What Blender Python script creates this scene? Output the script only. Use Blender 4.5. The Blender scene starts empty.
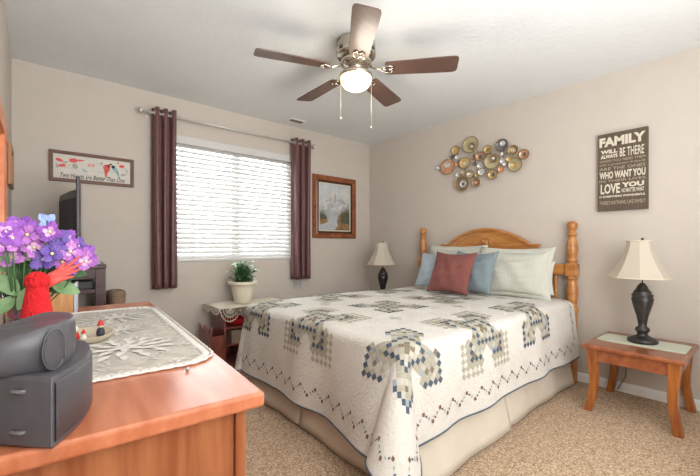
import bpy, bmesh, math, random
from math import sin, cos, pi, radians, hypot, atan2, exp
from mathutils import Vector, Matrix
random.seed(7)
C = bpy.context.scene.collection
S = bpy.context.scene

# ------------------------------------------------------------ camera, world, lights, exposure
F, YAW, HZ, HC = 368.16, 0.7096, 245.24, 1.1094
cam = bpy.data.cameras.new('camera'); co = bpy.data.objects.new('camera', cam); C.objects.link(co)
co.location = (0, 0, HC); co.rotation_euler = (pi/2, 0, -YAW)
cam.sensor_width = 36; cam.lens = 36*F/700; cam.clip_start = 0.02
cam.shift_y = (HZ-238)/700
S.camera = co
S.view_settings.view_transform = 'Standard'; S.view_settings.look = 'None'
S.view_settings.exposure = 0.0; S.view_settings.gamma = 1
S.view_settings.use_curve_mapping = False
w = bpy.data.worlds.new('world'); S.world = w; w.use_nodes = True
w.node_tree.nodes['Background'].inputs[0].default_value = (0.93, 0.97, 1.0, 1)
w.node_tree.nodes['Background'].inputs[1].default_value = 1.7
def area(name, loc, target, sx, sy, power, col=(1, 1, 1)):
    l = bpy.data.lights.new(name, 'AREA'); l.shape = 'RECTANGLE'; l.size = sx; l.size_y = sy
    l.energy = power; l.color = col
    o = bpy.data.objects.new(name, l); C.objects.link(o); o.location = loc
    o.rotation_euler = (Vector(target)-Vector(loc)).to_track_quat('-Z', 'Y').to_euler()
    return o
area('flash_direct', (.3, -1.0, 1.9), (1.5, 2.4, 1.3), 1.0, 1.0, 24, (1, 1, 1))
area('fill_ceiling_bounce', (.9, -0.7, 1.35), (0.9, -0.1, 2.44), 1.5, 1.3, 70, (0.98, 0.99, 1.0))  # added fill: unseen up-light, softens and brightens the room off the ceiling
area('fill_ceiling_uplight', (1.95, -0.35, 0.8), (1.3, 2.3, 2.44), 1.6, 1.2, 22, (0.98, 0.99, 1.0))  # second added up-light out of view, lifts the darker far ceiling
area('window_daylight', (1.57, 3.95, 1.65), (1.6, 1.5, 1.2), 1.5, 1.4, 95, (0.93, 0.97, 1.0))

XL, XR, YW, ZC, YB = -0.12, 3.39, 3.55, 2.44, -1.6
CA, SA = cos(YAW), sin(YAW)
def at(px, py, plane, val):
    """measured picture position -> point on a known plane of the room"""
    t = (px-350)/F; dx = t*CA+SA; dy = -t*SA+CA
    if plane == 'x': zc = val/dx
    elif plane == 'y': zc = val/dy
    else: zc = F*(HC-val)/(py-HZ)
    return Vector((zc*dx, zc*dy, HC+(HZ-py)/F*zc)), zc

# ------------------------------------------------------------ materials
def s2l(c):
    return tuple(((v/255)/12.92 if v/255 <= 0.04045 else ((v/255+0.055)/1.055)**2.4) for v in c)+(1,)
MC = {}
def mat(name, rgb, rough=0.6, metal=0.0, rgb2=None, scale=8, stretch=(1, 1, 1), bump=0.0, bscale=60, detail=4,
        emit=None, trans=0.0, sheen=0, coat=0, spec=0.5, lo=0.35, hi=0.65, kind='noise', subsurf=0):
    if name in MC: return MC[name]
    m = bpy.data.materials.new(name); m.use_nodes = True; nt = m.node_tree; b = nt.nodes['Principled BSDF']
    b.inputs['Base Color'].default_value = s2l(rgb); b.inputs['Roughness'].default_value = rough
    b.inputs['Metallic'].default_value = metal; b.inputs['Specular IOR Level'].default_value = spec
    if sheen: b.inputs['Sheen Weight'].default_value = sheen
    if coat: b.inputs['Coat Weight'].default_value = coat; b.inputs['Coat Roughness'].default_value = 0.15
    if trans: b.inputs['Transmission Weight'].default_value = trans
    tc = nt.nodes.new('ShaderNodeTexCoord'); mp = nt.nodes.new('ShaderNodeMapping')
    nt.links.new(tc.outputs['Object'], mp.inputs[0]); mp.inputs['Scale'].default_value = stretch
    n = nt.nodes.new('ShaderNodeTexNoise'); n.inputs['Scale'].default_value = scale; n.inputs['Detail'].default_value = detail
    nt.links.new(mp.outputs[0], n.inputs['Vector'])
    r = nt.nodes.new('ShaderNodeValToRGB')
    r.color_ramp.elements[0].position = lo; r.color_ramp.elements[1].position = hi
    c2 = rgb2 or tuple(max(0, v*0.97) for v in rgb)
    r.color_ramp.elements[0].color = s2l(c2); r.color_ramp.elements[1].color = s2l(rgb)
    nt.links.new(n.outputs['Fac'], r.inputs[0]); nt.links.new(r.outputs[0], b.inputs['Base Color'])
    if bump:
        n2 = nt.nodes.new('ShaderNodeTexNoise'); n2.inputs['Scale'].default_value = bscale; n2.inputs['Detail'].default_value = 3
        nt.links.new(tc.outputs['Object'], n2.inputs['Vector'])
        bp = nt.nodes.new('ShaderNodeBump'); bp.inputs['Strength'].default_value = bump; bp.inputs['Distance'].default_value = 0.01
        nt.links.new(n2.outputs['Fac'], bp.inputs['Height']); nt.links.new(bp.outputs[0], b.inputs['Normal'])
    if emit:
        b.inputs['Emission Color'].default_value = s2l(emit[0]); b.inputs['Emission Strength'].default_value = emit[1]
    MC[name] = m; return m
M = {}
M['wall'] = mat('wall_paint', (199, 190, 180), 0.85, rgb2=(197, 188, 178), bump=0.05, bscale=160)
M['ceil'] = mat('ceiling_texture', (228, 231, 231), 0.7, rgb2=(226, 229, 229), bump=0.3, bscale=30)
M['white'] = mat('white_trim', (236, 235, 232), 0.45)
M['oak'] = mat('honey_oak', (196, 138, 76), 0.3, rgb2=(166, 104, 50), scale=3.5, stretch=(2, 2, 9), detail=6, coat=0.3)
M['oakh'] = mat('honey_oak_rail', (196, 138, 76), 0.3, rgb2=(168, 106, 52), scale=3.5, stretch=(4, 1, 12), detail=6, coat=0.3)
M['pine'] = mat('stained_pine_top', (202, 126, 90), 0.34, rgb2=(180, 102, 66), scale=5, stretch=(6, 0.7, 4), detail=6, coat=0.25)
M['pinev'] = mat('stained_pine_panel', (178, 112, 70), 0.4, rgb2=(146, 80, 44), scale=5, stretch=(6, 6, 0.6), detail=6, coat=0.2)
M['cherry'] = mat('cherry_wood', (158, 90, 50), 0.25, rgb2=(130, 66, 34), scale=4, stretch=(2, 6, 6), detail=6, coat=0.4)
M['cherryleg'] = mat('cherry_leg', (176, 106, 42), 0.3, rgb2=(132, 66, 26), scale=5, stretch=(9, 9, 0.8), detail=6, coat=0.4)
M['mahog'] = mat('mahogany', (136, 72, 60), 0.4, rgb2=(104, 50, 42), scale=6, stretch=(4, 4, 1), coat=0.3)
M['espresso'] = mat('dark_brown_wood', (74, 46, 48), 0.35, rgb2=(56, 34, 36), scale=6, stretch=(2, 2, 8), coat=0.2)
M['walnut'] = mat('blade_walnut', (98, 74, 64), 0.4, rgb2=(88, 65, 56), scale=5, stretch=(1, 12, 1), coat=0.2)
M['maple'] = mat('blade_edge_brown', (98, 68, 52), 0.4)
M['nickel'] = mat('brushed_nickel', (200, 192, 180), 0.22, 1.0)
M['rod'] = mat('satin_rod', (206, 202, 196), 0.35, 0.35)
M['curtain'] = mat('burgundy_brown_satin', (108, 70, 67), 0.42, rgb2=(98, 62, 60), scale=30, sheen=0.15)
M['quilt'] = mat('quilt_cotton', (212, 208, 200), 0.95, bump=0.55, bscale=70, sheen=0.1)
M['navy'] = mat('patch_navy', (66, 80, 94), 0.95, rgb2=(88, 100, 112), scale=120)
M['slate'] = mat('patch_slate', (140, 152, 160), 0.95, rgb2=(160, 168, 172), scale=200)
M['beige'] = mat('patch_sage', (160, 155, 138), 0.95, rgb2=(178, 172, 155), scale=200)
M['pale'] = mat('patch_pale', (192, 188, 174), 0.95, rgb2=(184, 182, 170), scale=200)
M['brown'] = mat('patch_brown', (124, 92, 72), 0.95)
M['skirt'] = mat('skirt_cotton', (214, 204, 188), 0.9, bump=0.1, bscale=300)
M['red'] = mat('red_plush', (226, 30, 36), 0.9, rgb2=(200, 16, 24), scale=120, bump=0.8, bscale=220)
M['coral'] = mat('red_feather', (222, 92, 82), 0.6, rgb2=(204, 66, 60), scale=60)
M['black'] = mat('dark_bronze', (66, 62, 60), 0.3, 0.3, rgb2=(46, 43, 42), scale=10)
M['tvblack'] = mat('tv_plastic', (52, 48, 50), 0.35)
M['spk'] = mat('speaker_plastic', (86, 85, 90), 0.42, rgb2=(80, 79, 84), scale=40)
M['spkg'] = mat('speaker_grille', (70, 69, 74), 0.38, bump=0.3, bscale=600)
M['spkd'] = mat('speaker_dark', (44, 42, 44), 0.5)
def fabric_shade():
    m = bpy.data.materials.new('lamp_shade_linen'); m.use_nodes = True; nt = m.node_tree
    b = nt.nodes['Principled BSDF']; b.inputs['Roughness'].default_value = 0.9
    n = nt.nodes.new('ShaderNodeTexNoise'); n.inputs['Scale'].default_value = 150
    r = nt.nodes.new('ShaderNodeValToRGB'); r.color_ramp.elements[0].color = s2l((218, 209, 193)); r.color_ramp.elements[1].color = s2l((228, 220, 205))
    nt.links.new(n.outputs['Fac'], r.inputs[0]); nt.links.new(r.outputs[0], b.inputs['Base Color'])
    t = nt.nodes.new('ShaderNodeBsdfTranslucent'); nt.links.new(r.outputs[0], t.inputs[0])
    mx = nt.nodes.new('ShaderNodeMixShader'); mx.inputs[0].default_value = 0.35
    nt.links.new(b.outputs[0], mx.inputs[1]); nt.links.new(t.outputs[0], mx.inputs[2])
    nt.links.new(mx.outputs[0], nt.nodes['Material Output'].inputs[0]); return m
M['shade'] = fabric_shade()
def slat_mat():
    m = bpy.data.materials.new('blind_slat_white'); m.use_nodes = True; nt = m.node_tree
    b = nt.nodes['Principled BSDF']; b.inputs['Roughness'].default_value = 0.5
    n = nt.nodes.new('ShaderNodeTexNoise'); n.inputs['Scale'].default_value = 20
    r = nt.nodes.new('ShaderNodeValToRGB'); r.color_ramp.elements[0].color = s2l((210, 209, 206)); r.color_ramp.elements[1].color = s2l((212, 211, 208))
    nt.links.new(n.outputs['Fac'], r.inputs[0]); nt.links.new(r.outputs[0], b.inputs['Base Color'])
    t = nt.nodes.new('ShaderNodeBsdfTranslucent'); nt.links.new(r.outputs[0], t.inputs[0])
    mx = nt.nodes.new('ShaderNodeMixShader'); mx.inputs[0].default_value = 0.04
    nt.links.new(b.outputs[0], mx.inputs[1]); nt.links.new(t.outputs[0], mx.inputs[2])
    nt.links.new(mx.outputs[0], nt.nodes['Material Output'].inputs[0]); return m
M['slat'] = slat_mat()
def lace_mat(name, rgb, scale, amount, rgb2):
    m = bpy.data.materials.new(name); m.use_nodes = True; nt = m.node_tree
    b = nt.nodes['Principled BSDF']; b.inputs['Roughness'].default_value = 0.9
    tc = nt.nodes.new('ShaderNodeTexCoord')
    v = nt.nodes.new('ShaderNodeTexVoronoi'); v.inputs['Scale'].default_value = scale
    nt.links.new(tc.outputs['Object'], v.inputs['Vector'])
    n = nt.nodes.new('ShaderNodeTexNoise'); n.inputs['Scale'].default_value = scale*0.08; n.inputs['Detail'].default_value = 3
    nt.links.new(tc.outputs['Object'], n.inputs['Vector'])
    r = nt.nodes.new('ShaderNodeValToRGB'); r.color_ramp.elements[0].position = 0.45; r.color_ramp.elements[1].position = 0.55
    r.color_ramp.elements[0].color = s2l(rgb2); r.color_ramp.elements[1].color = s2l(rgb)
    nt.links.new(n.outputs['Fac'], r.inputs[0]); nt.links.new(r.outputs[0], b.inputs['Base Color'])
    lt = nt.nodes.new('ShaderNodeMath'); lt.operation = 'GREATER_THAN'; lt.inputs[1].default_value = amount
    nt.links.new(v.outputs['Distance'], lt.inputs[0]); nt.links.new(lt.outputs[0], b.inputs['Alpha'])
    return m
M['lace'] = lace_mat('runner_lace_net', (204, 199, 189), 260, 0.2, (190, 184, 174))
M['lacew'] = mat('lace_motif_thread', (228, 225, 217), 0.9, bump=0.2, bscale=300)
M['crochet'] = mat('crochet_thread', (226, 218, 200), 0.9, bump=0.6, bscale=250)
def carpet():
    m = bpy.data.materials.new('carpet_pile'); m.use_nodes = True; nt = m.node_tree; b = nt.nodes['Principled BSDF']
    b.inputs['Roughness'].default_value = 1; b.inputs['Specular IOR Level'].default_value = 0.05
    tc = nt.nodes.new('ShaderNodeTexCoord')
    v = nt.nodes.new('ShaderNodeTexVoronoi'); v.inputs['Scale'].default_value = 170
    nt.links.new(tc.outputs['Object'], v.inputs['Vector'])
    sp = nt.nodes.new('ShaderNodeSeparateColor'); nt.links.new(v.outputs['Color'], sp.inputs[0])
    n = nt.nodes.new('ShaderNodeTexNoise'); n.inputs['Scale'].default_value = 70; n.inputs['Detail'].default_value = 5
    nt.links.new(tc.outputs['Object'], n.inputs['Vector'])
    mx = nt.nodes.new('ShaderNodeMix'); mx.inputs[0].default_value = .5
    nt.links.new(sp.outputs[0], mx.inputs[2]); nt.links.new(n.outputs['Fac'], mx.inputs[3])
    r = nt.nodes.new('ShaderNodeValToRGB'); e = r.color_ramp.elements
    e[0].position = 0.2; e[0].color = s2l((134, 108, 84)); e[1].position = 0.8; e[1].color = s2l((220, 198, 172))
    x = r.color_ramp.elements.new(0.5); x.color = s2l((184, 158, 132))
    nt.links.new(mx.outputs[0], r.inputs[0]); nt.links.new(r.outputs[0], b.inputs['Base Color'])
    bp = nt.nodes.new('ShaderNodeBump'); bp.inputs['Strength'].default_value = .4; bp.inputs['Distance'].default_value = 0.004
    nt.links.new(v.outputs['Distance'], bp.inputs['Height']); nt.links.new(bp.outputs[0], b.inputs['Normal'])
    return m
M['carpet'] = carpet()

# ------------------------------------------------------------ helpers
class MB:
    def __init__(s): s.v = []; s.f = []; s.m = []; s.sm = []
    def add(s, vs, fs, m=0, smooth=False):
        k = len(s.v); s.v += [tuple(v) for v in vs]
        for f in fs: s.f.append(tuple(i+k for i in f)); s.m.append(m); s.sm.append(smooth)
    def box(s, x0, x1, y0, y1, z0, z1, m=0):
        v = [(x, y, z) for z in (z0, z1) for y in (y0, y1) for x in (x0, x1)]
        s.add(v, [(0, 2, 3, 1), (4, 5, 7, 6), (0, 1, 5, 4), (2, 6, 7, 3), (0, 4, 6, 2), (1, 3, 7, 5)], m); return s
    def lathe(s, prof, c=(0, 0, 0), n=24, m=0, smooth=True, axis='z', cap=True):
        vs = []; fs = []
        for r, h in prof:
            for i in range(n):
                a = 2*pi*i/n
                p = (r*cos(a), r*sin(a), h) if axis == 'z' else ((h, r*cos(a), r*sin(a)) if axis == 'x' else (r*cos(a), h, -r*sin(a)))
                vs.append((p[0]+c[0], p[1]+c[1], p[2]+c[2]))
        for j in range(len(prof)-1):
            for i in range(n):
                fs.append((j*n+i, j*n+(i+1) % n, (j+1)*n+(i+1) % n, (j+1)*n+i))
        if cap:
            fs.append(tuple(reversed(range(n)))); fs.append(tuple((len(prof)-1)*n+i for i in range(n)))
        s.add(vs, fs, m, smooth); return s
    def sphere(s, c, r, m=0, n=16, sq=(1, 1, 1)):
        k = max(5, n//2); vs = []; fs = []
        for j in range(1, k):
            t = pi*j/k
            for i in range(n):
                a = 2*pi*i/n; vs.append((c[0]+r*sq[0]*sin(t)*cos(a), c[1]+r*sq[1]*sin(t)*sin(a), c[2]-r*sq[2]*cos(t)))
        b = len(vs); vs += [(c[0], c[1], c[2]-r*sq[2]), (c[0], c[1], c[2]+r*sq[2])]
        for j in range(k-2):
            for i in range(n): fs.append((j*n+i, j*n+(i+1) % n, (j+1)*n+(i+1) % n, (j+1)*n+i))
        for i in range(n):
            fs.append((b, (i+1) % n, i)); fs.append((b+1, (k-2)*n+i, (k-2)*n+(i+1) % n))
        s.add(vs, fs, m, True); return s
    def tube(s, pts, r, n=8, m=0, closed=False):
        pts = [Vector(p) for p in pts]; rr = r if isinstance(r, (list, tuple)) else [r]*len(pts)
        vs = []; fs = []; N = len(pts)
        for k, p in enumerate(pts):
            if closed: d = pts[(k+1) % N]-pts[k-1]
            else: d = pts[min(k+1, N-1)]-pts[max(k-1, 0)]
            d.normalize(); up = Vector((0, 0, 1)) if abs(d.z) < 0.95 else Vector((1, 0, 0))
            a = d.cross(up).normalized(); b = a.cross(d)
            for i in range(n):
                t = 2*pi*i/n; vs.append(p+(a*cos(t)+b*sin(t))*rr[k])
        for k in range(N if closed else N-1):
            for i in range(n):
                fs.append((k*n+i, k*n+(i+1) % n, ((k+1) % N)*n+(i+1) % n, ((k+1) % N)*n+i))
        if not closed: fs += [tuple(reversed(range(n))), tuple((N-1)*n+i for i in range(n))]
        s.add(vs, fs, m, True); return s
    def prism(s, pts, z0, z1, m=0, axis='z', smooth=False, scales=None):
        """pts: outline; axis z: (x,y) up z; axis x: (y,z) along x; axis y: (x,z) along y"""
        N = len(pts); vs = []
        cx = sum(p[0] for p in pts)/N; cy = sum(p[1] for p in pts)/N
        lv = scales or [(z0, 1), (z1, 1)]
        for z, k in lv:
            for a, b in pts:
                a = cx+(a-cx)*k; b = cy+(b-cy)*k
                vs.append((a, b, z) if axis == 'z' else ((z, a, b) if axis == 'x' else (a, z, b)))
        fs = []
        for j in range(len(lv)-1):
            for i in range(N): fs.append((j*N+i, j*N+(i+1) % N, (j+1)*N+(i+1) % N, (j+1)*N+i))
        s.add(vs, fs, m, smooth); s.add(vs[:N], [tuple(reversed(range(N)))], m); s.add(vs[-N:], [tuple(range(N))], m); return s
    def disc(s, c, r, m, axis='x', sgn=-1, n=16, ry=None):
        ry = ry or r; vs = []
        for i in range(n):
            a = 2*pi*i/n
            vs.append((c[0], c[1]+r*cos(a), c[2]+ry*sin(a)) if axis == 'x' else (c[0]+r*cos(a), c[1], c[2]+ry*sin(a)))
        s.add(vs, [tuple(range(n))], m); return s
    def build(s, name, mats, parent=None, loc=None, rotz=0, bevel=0, fixn=True, merge=False, seg=2):
        me = bpy.data.meshes.new(name); me.from_pydata(s.v, [], s.f)
        if not isinstance(mats, (list, tuple)): mats = [mats]
        for m in mats: me.materials.append(M[m] if isinstance(m, str) else m)
        for p, mi, sm in zip(me.polygons, s.m, s.sm): p.material_index = mi; p.use_smooth = sm
        me.update()
        if fixn or merge:
            b = bmesh.new(); b.from_mesh(me)
            if merge: bmesh.ops.remove_doubles(b, verts=b.verts, dist=1e-5)
            if fixn: bmesh.ops.recalc_face_normals(b, faces=b.faces)
            b.to_mesh(me); b.free()
        o = bpy.data.objects.new(name, me); C.objects.link(o)
        if parent: o.parent = parent
        if loc: o.location = loc
        if rotz: o.rotation_euler = (0, 0, rotz)
        if bevel:
            md = o.modifiers.new('bevel', 'BEVEL'); md.width = bevel; md.segments = seg; md.limit_method = 'ANGLE'; md.angle_limit = radians(50)
        return o
def tag(o, label=None, cat=None, group=None, kind=None):
    if label: o['label'] = label
    if cat: o['category'] = cat
    if group: o['group'] = group
    if kind: o['kind'] = kind
    return o
def thing(name, label, cat, loc=(0, 0, 0), rotz=0, group=None):
    o = bpy.data.objects.new(name, None); C.objects.link(o); o.location = loc; o.rotation_euler = (0, 0, rotz)
    o.empty_display_size = 0.1
    return tag(o, label, cat, group)
def struct(o): o['kind'] = 'structure'; return o
def copy_tree(o, parent=None):
    c = o.copy(); C.objects.link(c)
    if parent: c.parent = parent
    for ch in list(o.children): copy_tree(ch, c)
    return c
def text(mb, s, origin, ud, vd, w, h, m=0, off=0.0, shear=0, depth=0.0008):
    """letters fitted to a w x h box whose lower left corner is origin"""
    cu = bpy.data.curves.new('t', 'FONT'); cu.body = s; cu.offset = off; cu.shear = shear; cu.resolution_u = 2
    o = bpy.data.objects.new('t', cu); C.objects.link(o); bpy.context.view_layer.update()
    me = bpy.data.meshes.new_from_object(o.evaluated_get(bpy.context.evaluated_depsgraph_get()))
    xs = [v.co.x for v in me.vertices]; ys = [v.co.y for v in me.vertices]
    x0, x1, y0, y1 = min(xs), max(xs), min(ys), max(ys)
    ud = Vector(ud); vd = Vector(vd); n = ud.cross(vd)
    vs = [Vector(origin)+ud*((v.co.x-x0)/(x1-x0)*w)+vd*((v.co.y-y0)/(y1-y0)*h)+n*depth for v in me.vertices]
    mb.add(vs, [tuple(p.vertices) for p in me.polygons], m)
    bpy.data.objects.remove(o); bpy.data.meshes.remove(me); bpy.data.curves.remove(cu)

# ------------------------------------------------------------ room shell
struct(MB().box(XL-.1, XR+.1, YB, YW+.15, -0.06, 0).build('floor', 'carpet'))
struct(MB().box(XL-.1, XR+.1, YB, YW+.15, ZC, ZC+.08).build('ceiling', 'ceil'))
struct(MB().box(XL-.12, XL, YB, YW+.15, 0, ZC).build('wall_left', 'wall'))
struct(MB().box(XL-.12, XR+.12, YB-.1, YB, 0, ZC).build('wall_front', 'wall'))
struct(MB().box(XR, XR+.12, YB, YW+.15, 0, ZC).build('wall_right', 'wall'))
WX0, WX1, WZ0, WZ1 = 0.93, 2.22, 0.955, 2.11
b = MB()
b.box(XL, WX0, YW, YW+.15, 0, ZC).box(WX1, XR, YW, YW+.15, 0, ZC).box(WX0, WX1, YW, YW+.15, 0, WZ0).box(WX0, WX1, YW, YW+.15, WZ1, ZC)
struct(b.build('wall_back', 'wall'))
def baseboard(name, x0, y0, x1, y1, nx, ny):
    prof = [(0, 0), (.013, 0), (.013, .048), (.009, .058), (.006, .066), (0, .07)]
    vs = []
    for (x, y) in ((x0, y0), (x1, y1)):
        for d, z in prof: vs.append((x+nx*d, y+ny*d, z))
    n = len(prof); fs = [(i, (i+1) % n, n+(i+1) % n, n+i) for i in range(n)]+[tuple(range(n)), tuple(range(n, 2*n))]
    m = MB(); m.add(vs, fs); return struct(m.build(name, 'white'))
baseboard('baseboard_right', XR, YB, XR, YW, -1, 0)
baseboard('baseboard_back', XL, YW, XR, YW, 0, -1)
baseboard('baseboard_left', XL, YB, XL, YW, 1, 0)
# window
b = MB(); fy0, fy1 = YW+.07, YW+.12
b.box(WX0, WX0+.05, fy0, fy1, WZ0, WZ1).box(WX1-.05, WX1, fy0, fy1, WZ0, WZ1).box(WX0+.05, WX1-.05, fy0, fy1, WZ0, WZ0+.05).box(WX0+.05, WX1-.05, fy0, fy1, WZ1-.05, WZ1)
b.box((WX0+WX1)/2-.03, (WX0+WX1)/2+.03, fy0, fy1, WZ0+.05, WZ1-.05)
win = struct(b.build('window_1', 'white'))
gl = mat('window_glass', (255, 255, 255), 0.0, trans=1.0)
MB().box(WX0+.05, WX1-.05, fy0+.02, fy0+.026, WZ0+.05, WZ1-.05).build('glass_pane', gl, win)
# ceiling register
v = thing('ceiling_vent', 'small grey-white air vent on the ceiling near the window wall', 'vent', (2.13, 3.36, ZC))
b = MB().box(-.09, .09, -.05, -.038, -.008, 0).box(-.09, .09, .038, .05, -.008, 0).box(-.09, -.078, -.038, .038, -.008, 0).box(.078, .09, -.038, .038, -.008, 0)
b.build('vent_frame', 'white', v)
b = MB()
for i in range(6): b.box(-.078, .078, -.034+i*.0125, -.027+i*.0125, -.006, -.003)
b.build('vent_slats', mat('vent_grey', (120, 112, 104), 0.6), v)

# ------------------------------------------------------------ blinds, rod, curtains
bl = thing('window_blind', 'wide white horizontal slat blind covering the window', 'blind', ((WX0+WX1)/2, YW+.02, WZ0))
W2 = (WX1-WX0)/2-.004; H = WZ1-WZ0
MB().box(-W2, W2, -.035, .03, H-.075, H-.002).build('valance', 'slat', bl, bevel=.004)
MB().box(-W2, W2, -.03, .02, .004, .026).build('bottom_rail', 'slat', bl, bevel=.004)
b = MB(); nz = 24
for i in range(nz):
    z = .05+i*(H-.14)/(nz-1); a = radians(52); pts = []
    for k in range(5):
        q = (k/4-.5)*.05; bow = .003*(1-(2*(k/4-.5))**2)
        pts.append((q*cos(a)-bow*sin(a), q*sin(a)+bow*cos(a)))
    up = [(p[0], z+p[1]) for p in pts]; dn = [(p[0]+.0012*sin(a), z+p[1]-.0022*cos(a)) for p in reversed(pts)]
    o = up+dn; n = len(o); vs = [(x, y, zz) for x in (-W2, W2) for (y, zz) in o]
    b.add(vs, [(j, (j+1) % n, n+(j+1) % n, n+j) for j in range(n)]+[tuple(range(n)), tuple(range(n, 2*n))], 0)
b.build('slats', 'slat', bl)
for x in (-.45, 0, .45): MB().tube([(x, -.028, .02), (x, -.028, H-.07)], .0012, 5).build('ladder_cord', 'slat', bl)
ZR = 2.235; YR = YW-.09
rod = thing('curtain_rod', 'silver metal curtain rod with disc end caps above the window', 'curtain rod', (1.55, YR, ZR))
MB().tube([(-.86, 0, 0), (.86, 0, 0)], .0105, 12).build('pole', 'rod', rod)
for sx in (-1, 1):
    MB().lathe([(.011, 0), (.02, .004), (.027, .010), (.027, .022), (.02, .028), (.004, .03)] if sx > 0 else [(.011, 0), (.02, -.004), (.027, -.010), (.027, -.022), (.02, -.028), (.004, -.03)], (sx*.86, 0, 0), 20, axis='x').build('end_cap', 'rod', rod)
    b = MB().box(sx*.81-.006, sx*.81+.006, .008, .088, -.008, .008); b.lathe([(.02, .082), (.02, .09)], (sx*.81, 0, 0), 16, axis='y')
    b.build('bracket', 'rod', rod, bevel=.002)
def curtain(x0, x1, z0, label, folds):
    t = thing('curtain', label, 'curtain', ((x0+x1)/2, YR, z0), 0, 'burgundy curtains on the rod')
    hw = (x1-x0)/2; top = 2.285-z0; nu, nv = 72, 30; vs = []; fs = []
    for j in range(nv+1):
        q = j/nv; z = top*q
        for i in range(nu+1):
            u = i/nu; ph = u*folds*2*pi
            amp = .036+.006*sin(5*u+3*q)
            x = -hw+2*hw*u + .012*sin(ph*2)*(1-.3*q) + .01*(1-q)*sin(7*u)
            y = amp*cos(ph+.25*sin(3*q))
            vs.append((x, y, z))
    for j in range(nv):
        for i in range(nu): a = j*(nu+1)+i; fs.append((a, a+1, a+nu+2, a+nu+1))
    m = MB(); m.add(vs, fs, 0, True); o = m.build('drape', 'curtain', t, fixn=False)
    sd = o.modifiers.new('thick', 'SOLIDIFY'); sd.thickness = .003
    for k in range(2*folds):
        u = (k+.5)/(2*folds); x = -hw+2*hw*u
        m = MB(); m.tube([(x+.002*0, .0+.021*cos(a)*1, ZR-z0+.021*sin(a)) for a in [2*pi*i/20 for i in range(20)]], .0035, 8, closed=True)
        m.build('grommet', 'rod', t)
curtain(0.765, 0.965, 0.735, 'long burgundy-brown grommet curtain left of the window beside the bird sign', 3)
curtain(2.15, 2.39, 0.735, 'long burgundy-brown grommet curtain right of the window beside the mountain painting', 3)

# ------------------------------------------------------------ wall decor, back wall
def frame_bm(w, h, bw, d, m=0, prof=None):
    """mitred frame in the x/z plane, front at y=-d, back at y=0, centred"""
    b = MB(); pr = prof or [(0, 0), (0, -d), (bw, -d), (bw, 0)]
    n = len(pr); vs = []
    for (sx, sz) in ((-1, -1), (1, -1), (1, 1), (-1, 1)):
        for (e, y) in pr: vs.append((sx*(w/2-e), y, sz*(h/2-e)))
    fs = []
    for k in range(4):
        for i in range(n): fs.append((k*n+i, k*n+(i+1) % n, ((k+1) % 4)*n+(i+1) % n, ((k+1) % 4)*n+i))
    b.add(vs, fs, m); return b
# bird sign
def poly(b, pts, y, m): b.add([(p[0], y, p[1]) for p in pts], [tuple(range(len(pts)))], m)
t = thing('framed_bird_sign', 'long brown-framed white board with red and blue birds and script', 'wall sign', ((.085+.638)/2, YW-.002, 1.71))
W, H = .553, .232
frame_bm(W, H, .024, .022).build('frame', mat('sign_frame_brown', (108, 70, 50), .5, rgb2=(88, 54, 38), scale=12, stretch=(1, 4, 8)), t, bevel=.002)
bmats = [mat('whitewash_board', (218, 214, 204), .8, rgb2=(202, 198, 190), scale=14, stretch=(.6, 1, 10)), mat('bird_red', (218, 100, 96), .8), mat('bird_blue', (150, 184, 194), .8),
         mat('script_black', (78, 72, 66), .8), mat('leaf_grey', (168, 168, 158), .8), mat('petal_red', (222, 92, 94), .8), mat('petal_pink', (220, 160, 158), .8)]
b = MB().box(-W/2+.022, W/2-.022, -.008, -.001, -H/2+.022, H/2-.022)
def ell(cx, cz, rx, rz, m, rot=0, y=-.009, n=14, bb=None):
    poly(bb or b, [(cx+rx*cos(2*pi*i/n)*cos(rot)-rz*sin(2*pi*i/n)*sin(rot), cz+rx*cos(2*pi*i/n)*sin(rot)+rz*sin(2*pi*i/n)*cos(rot)) for i in range(n)], y, m)
for (x, z, rx, rz, m, r) in [(-.215, .045, .024, .012, 5, -.3), (-.13, .052, .028, .017, 5, .1), (-.2, .005, .026, .011, 5, .15), (-.155, .012, .008, .006, 6, 0),
                             (-.09, .058, .014, .008, 5, 0), (-.07, .06, .008, .006, 5, 0), (-.03, .03, .011, .014, 6, .2), (-.005, .03, .011, .013, 6, -.2), (.19, .05, .02, .012, 5, .1), (.165, .075, .008, .006, 5, .5),
                             (-.12, .01, .018, .02, 4, .4), (-.18, .03, .02, .008, 4, .5), (-.06, -.018, .022, .009, 2, -.6), (.2, -.02, .02, .009, 4, .2), (.05, .055, .012, .009, 4, .4), (.225, .015, .006, .02, 4, .2), (-.23, .0, .006, .02, 4, .2)]:
    ell(x, z, rx, rz, m, r)
ell(.085, .022, .024, .03, 1, .2, -.0095); poly(b, [(.068, .005), (.094, -.002), (.086, -.05), (.074, -.05)], -.0095, 1); ell(.1, .042, .012, .012, 1, 0, -.0095)
ell(.142, .02, .034, .016, 2, -.9, -.0095); ell(.13, .038, .013, .012, 2, 0, -.0095); poly(b, [(.15, .0), (.165, .005), (.182, -.05), (.17, -.052)], -.0095, 2)
ell(.112, .056, .011, .007, 3, .1)
for k in range(3): b.box(-.235, .235, -.0086, -.0082, -.055+k*.045, -.0538+k*.045, 4)
text(b, 'Two Hearts are Better Than One', (-.21, -.009, -.084), (1, 0, 0), (0, 0, 1), .42, .036, 3, 0.012, 0.35)
b.build('painted_board', bmats, t, fixn=False)
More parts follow.
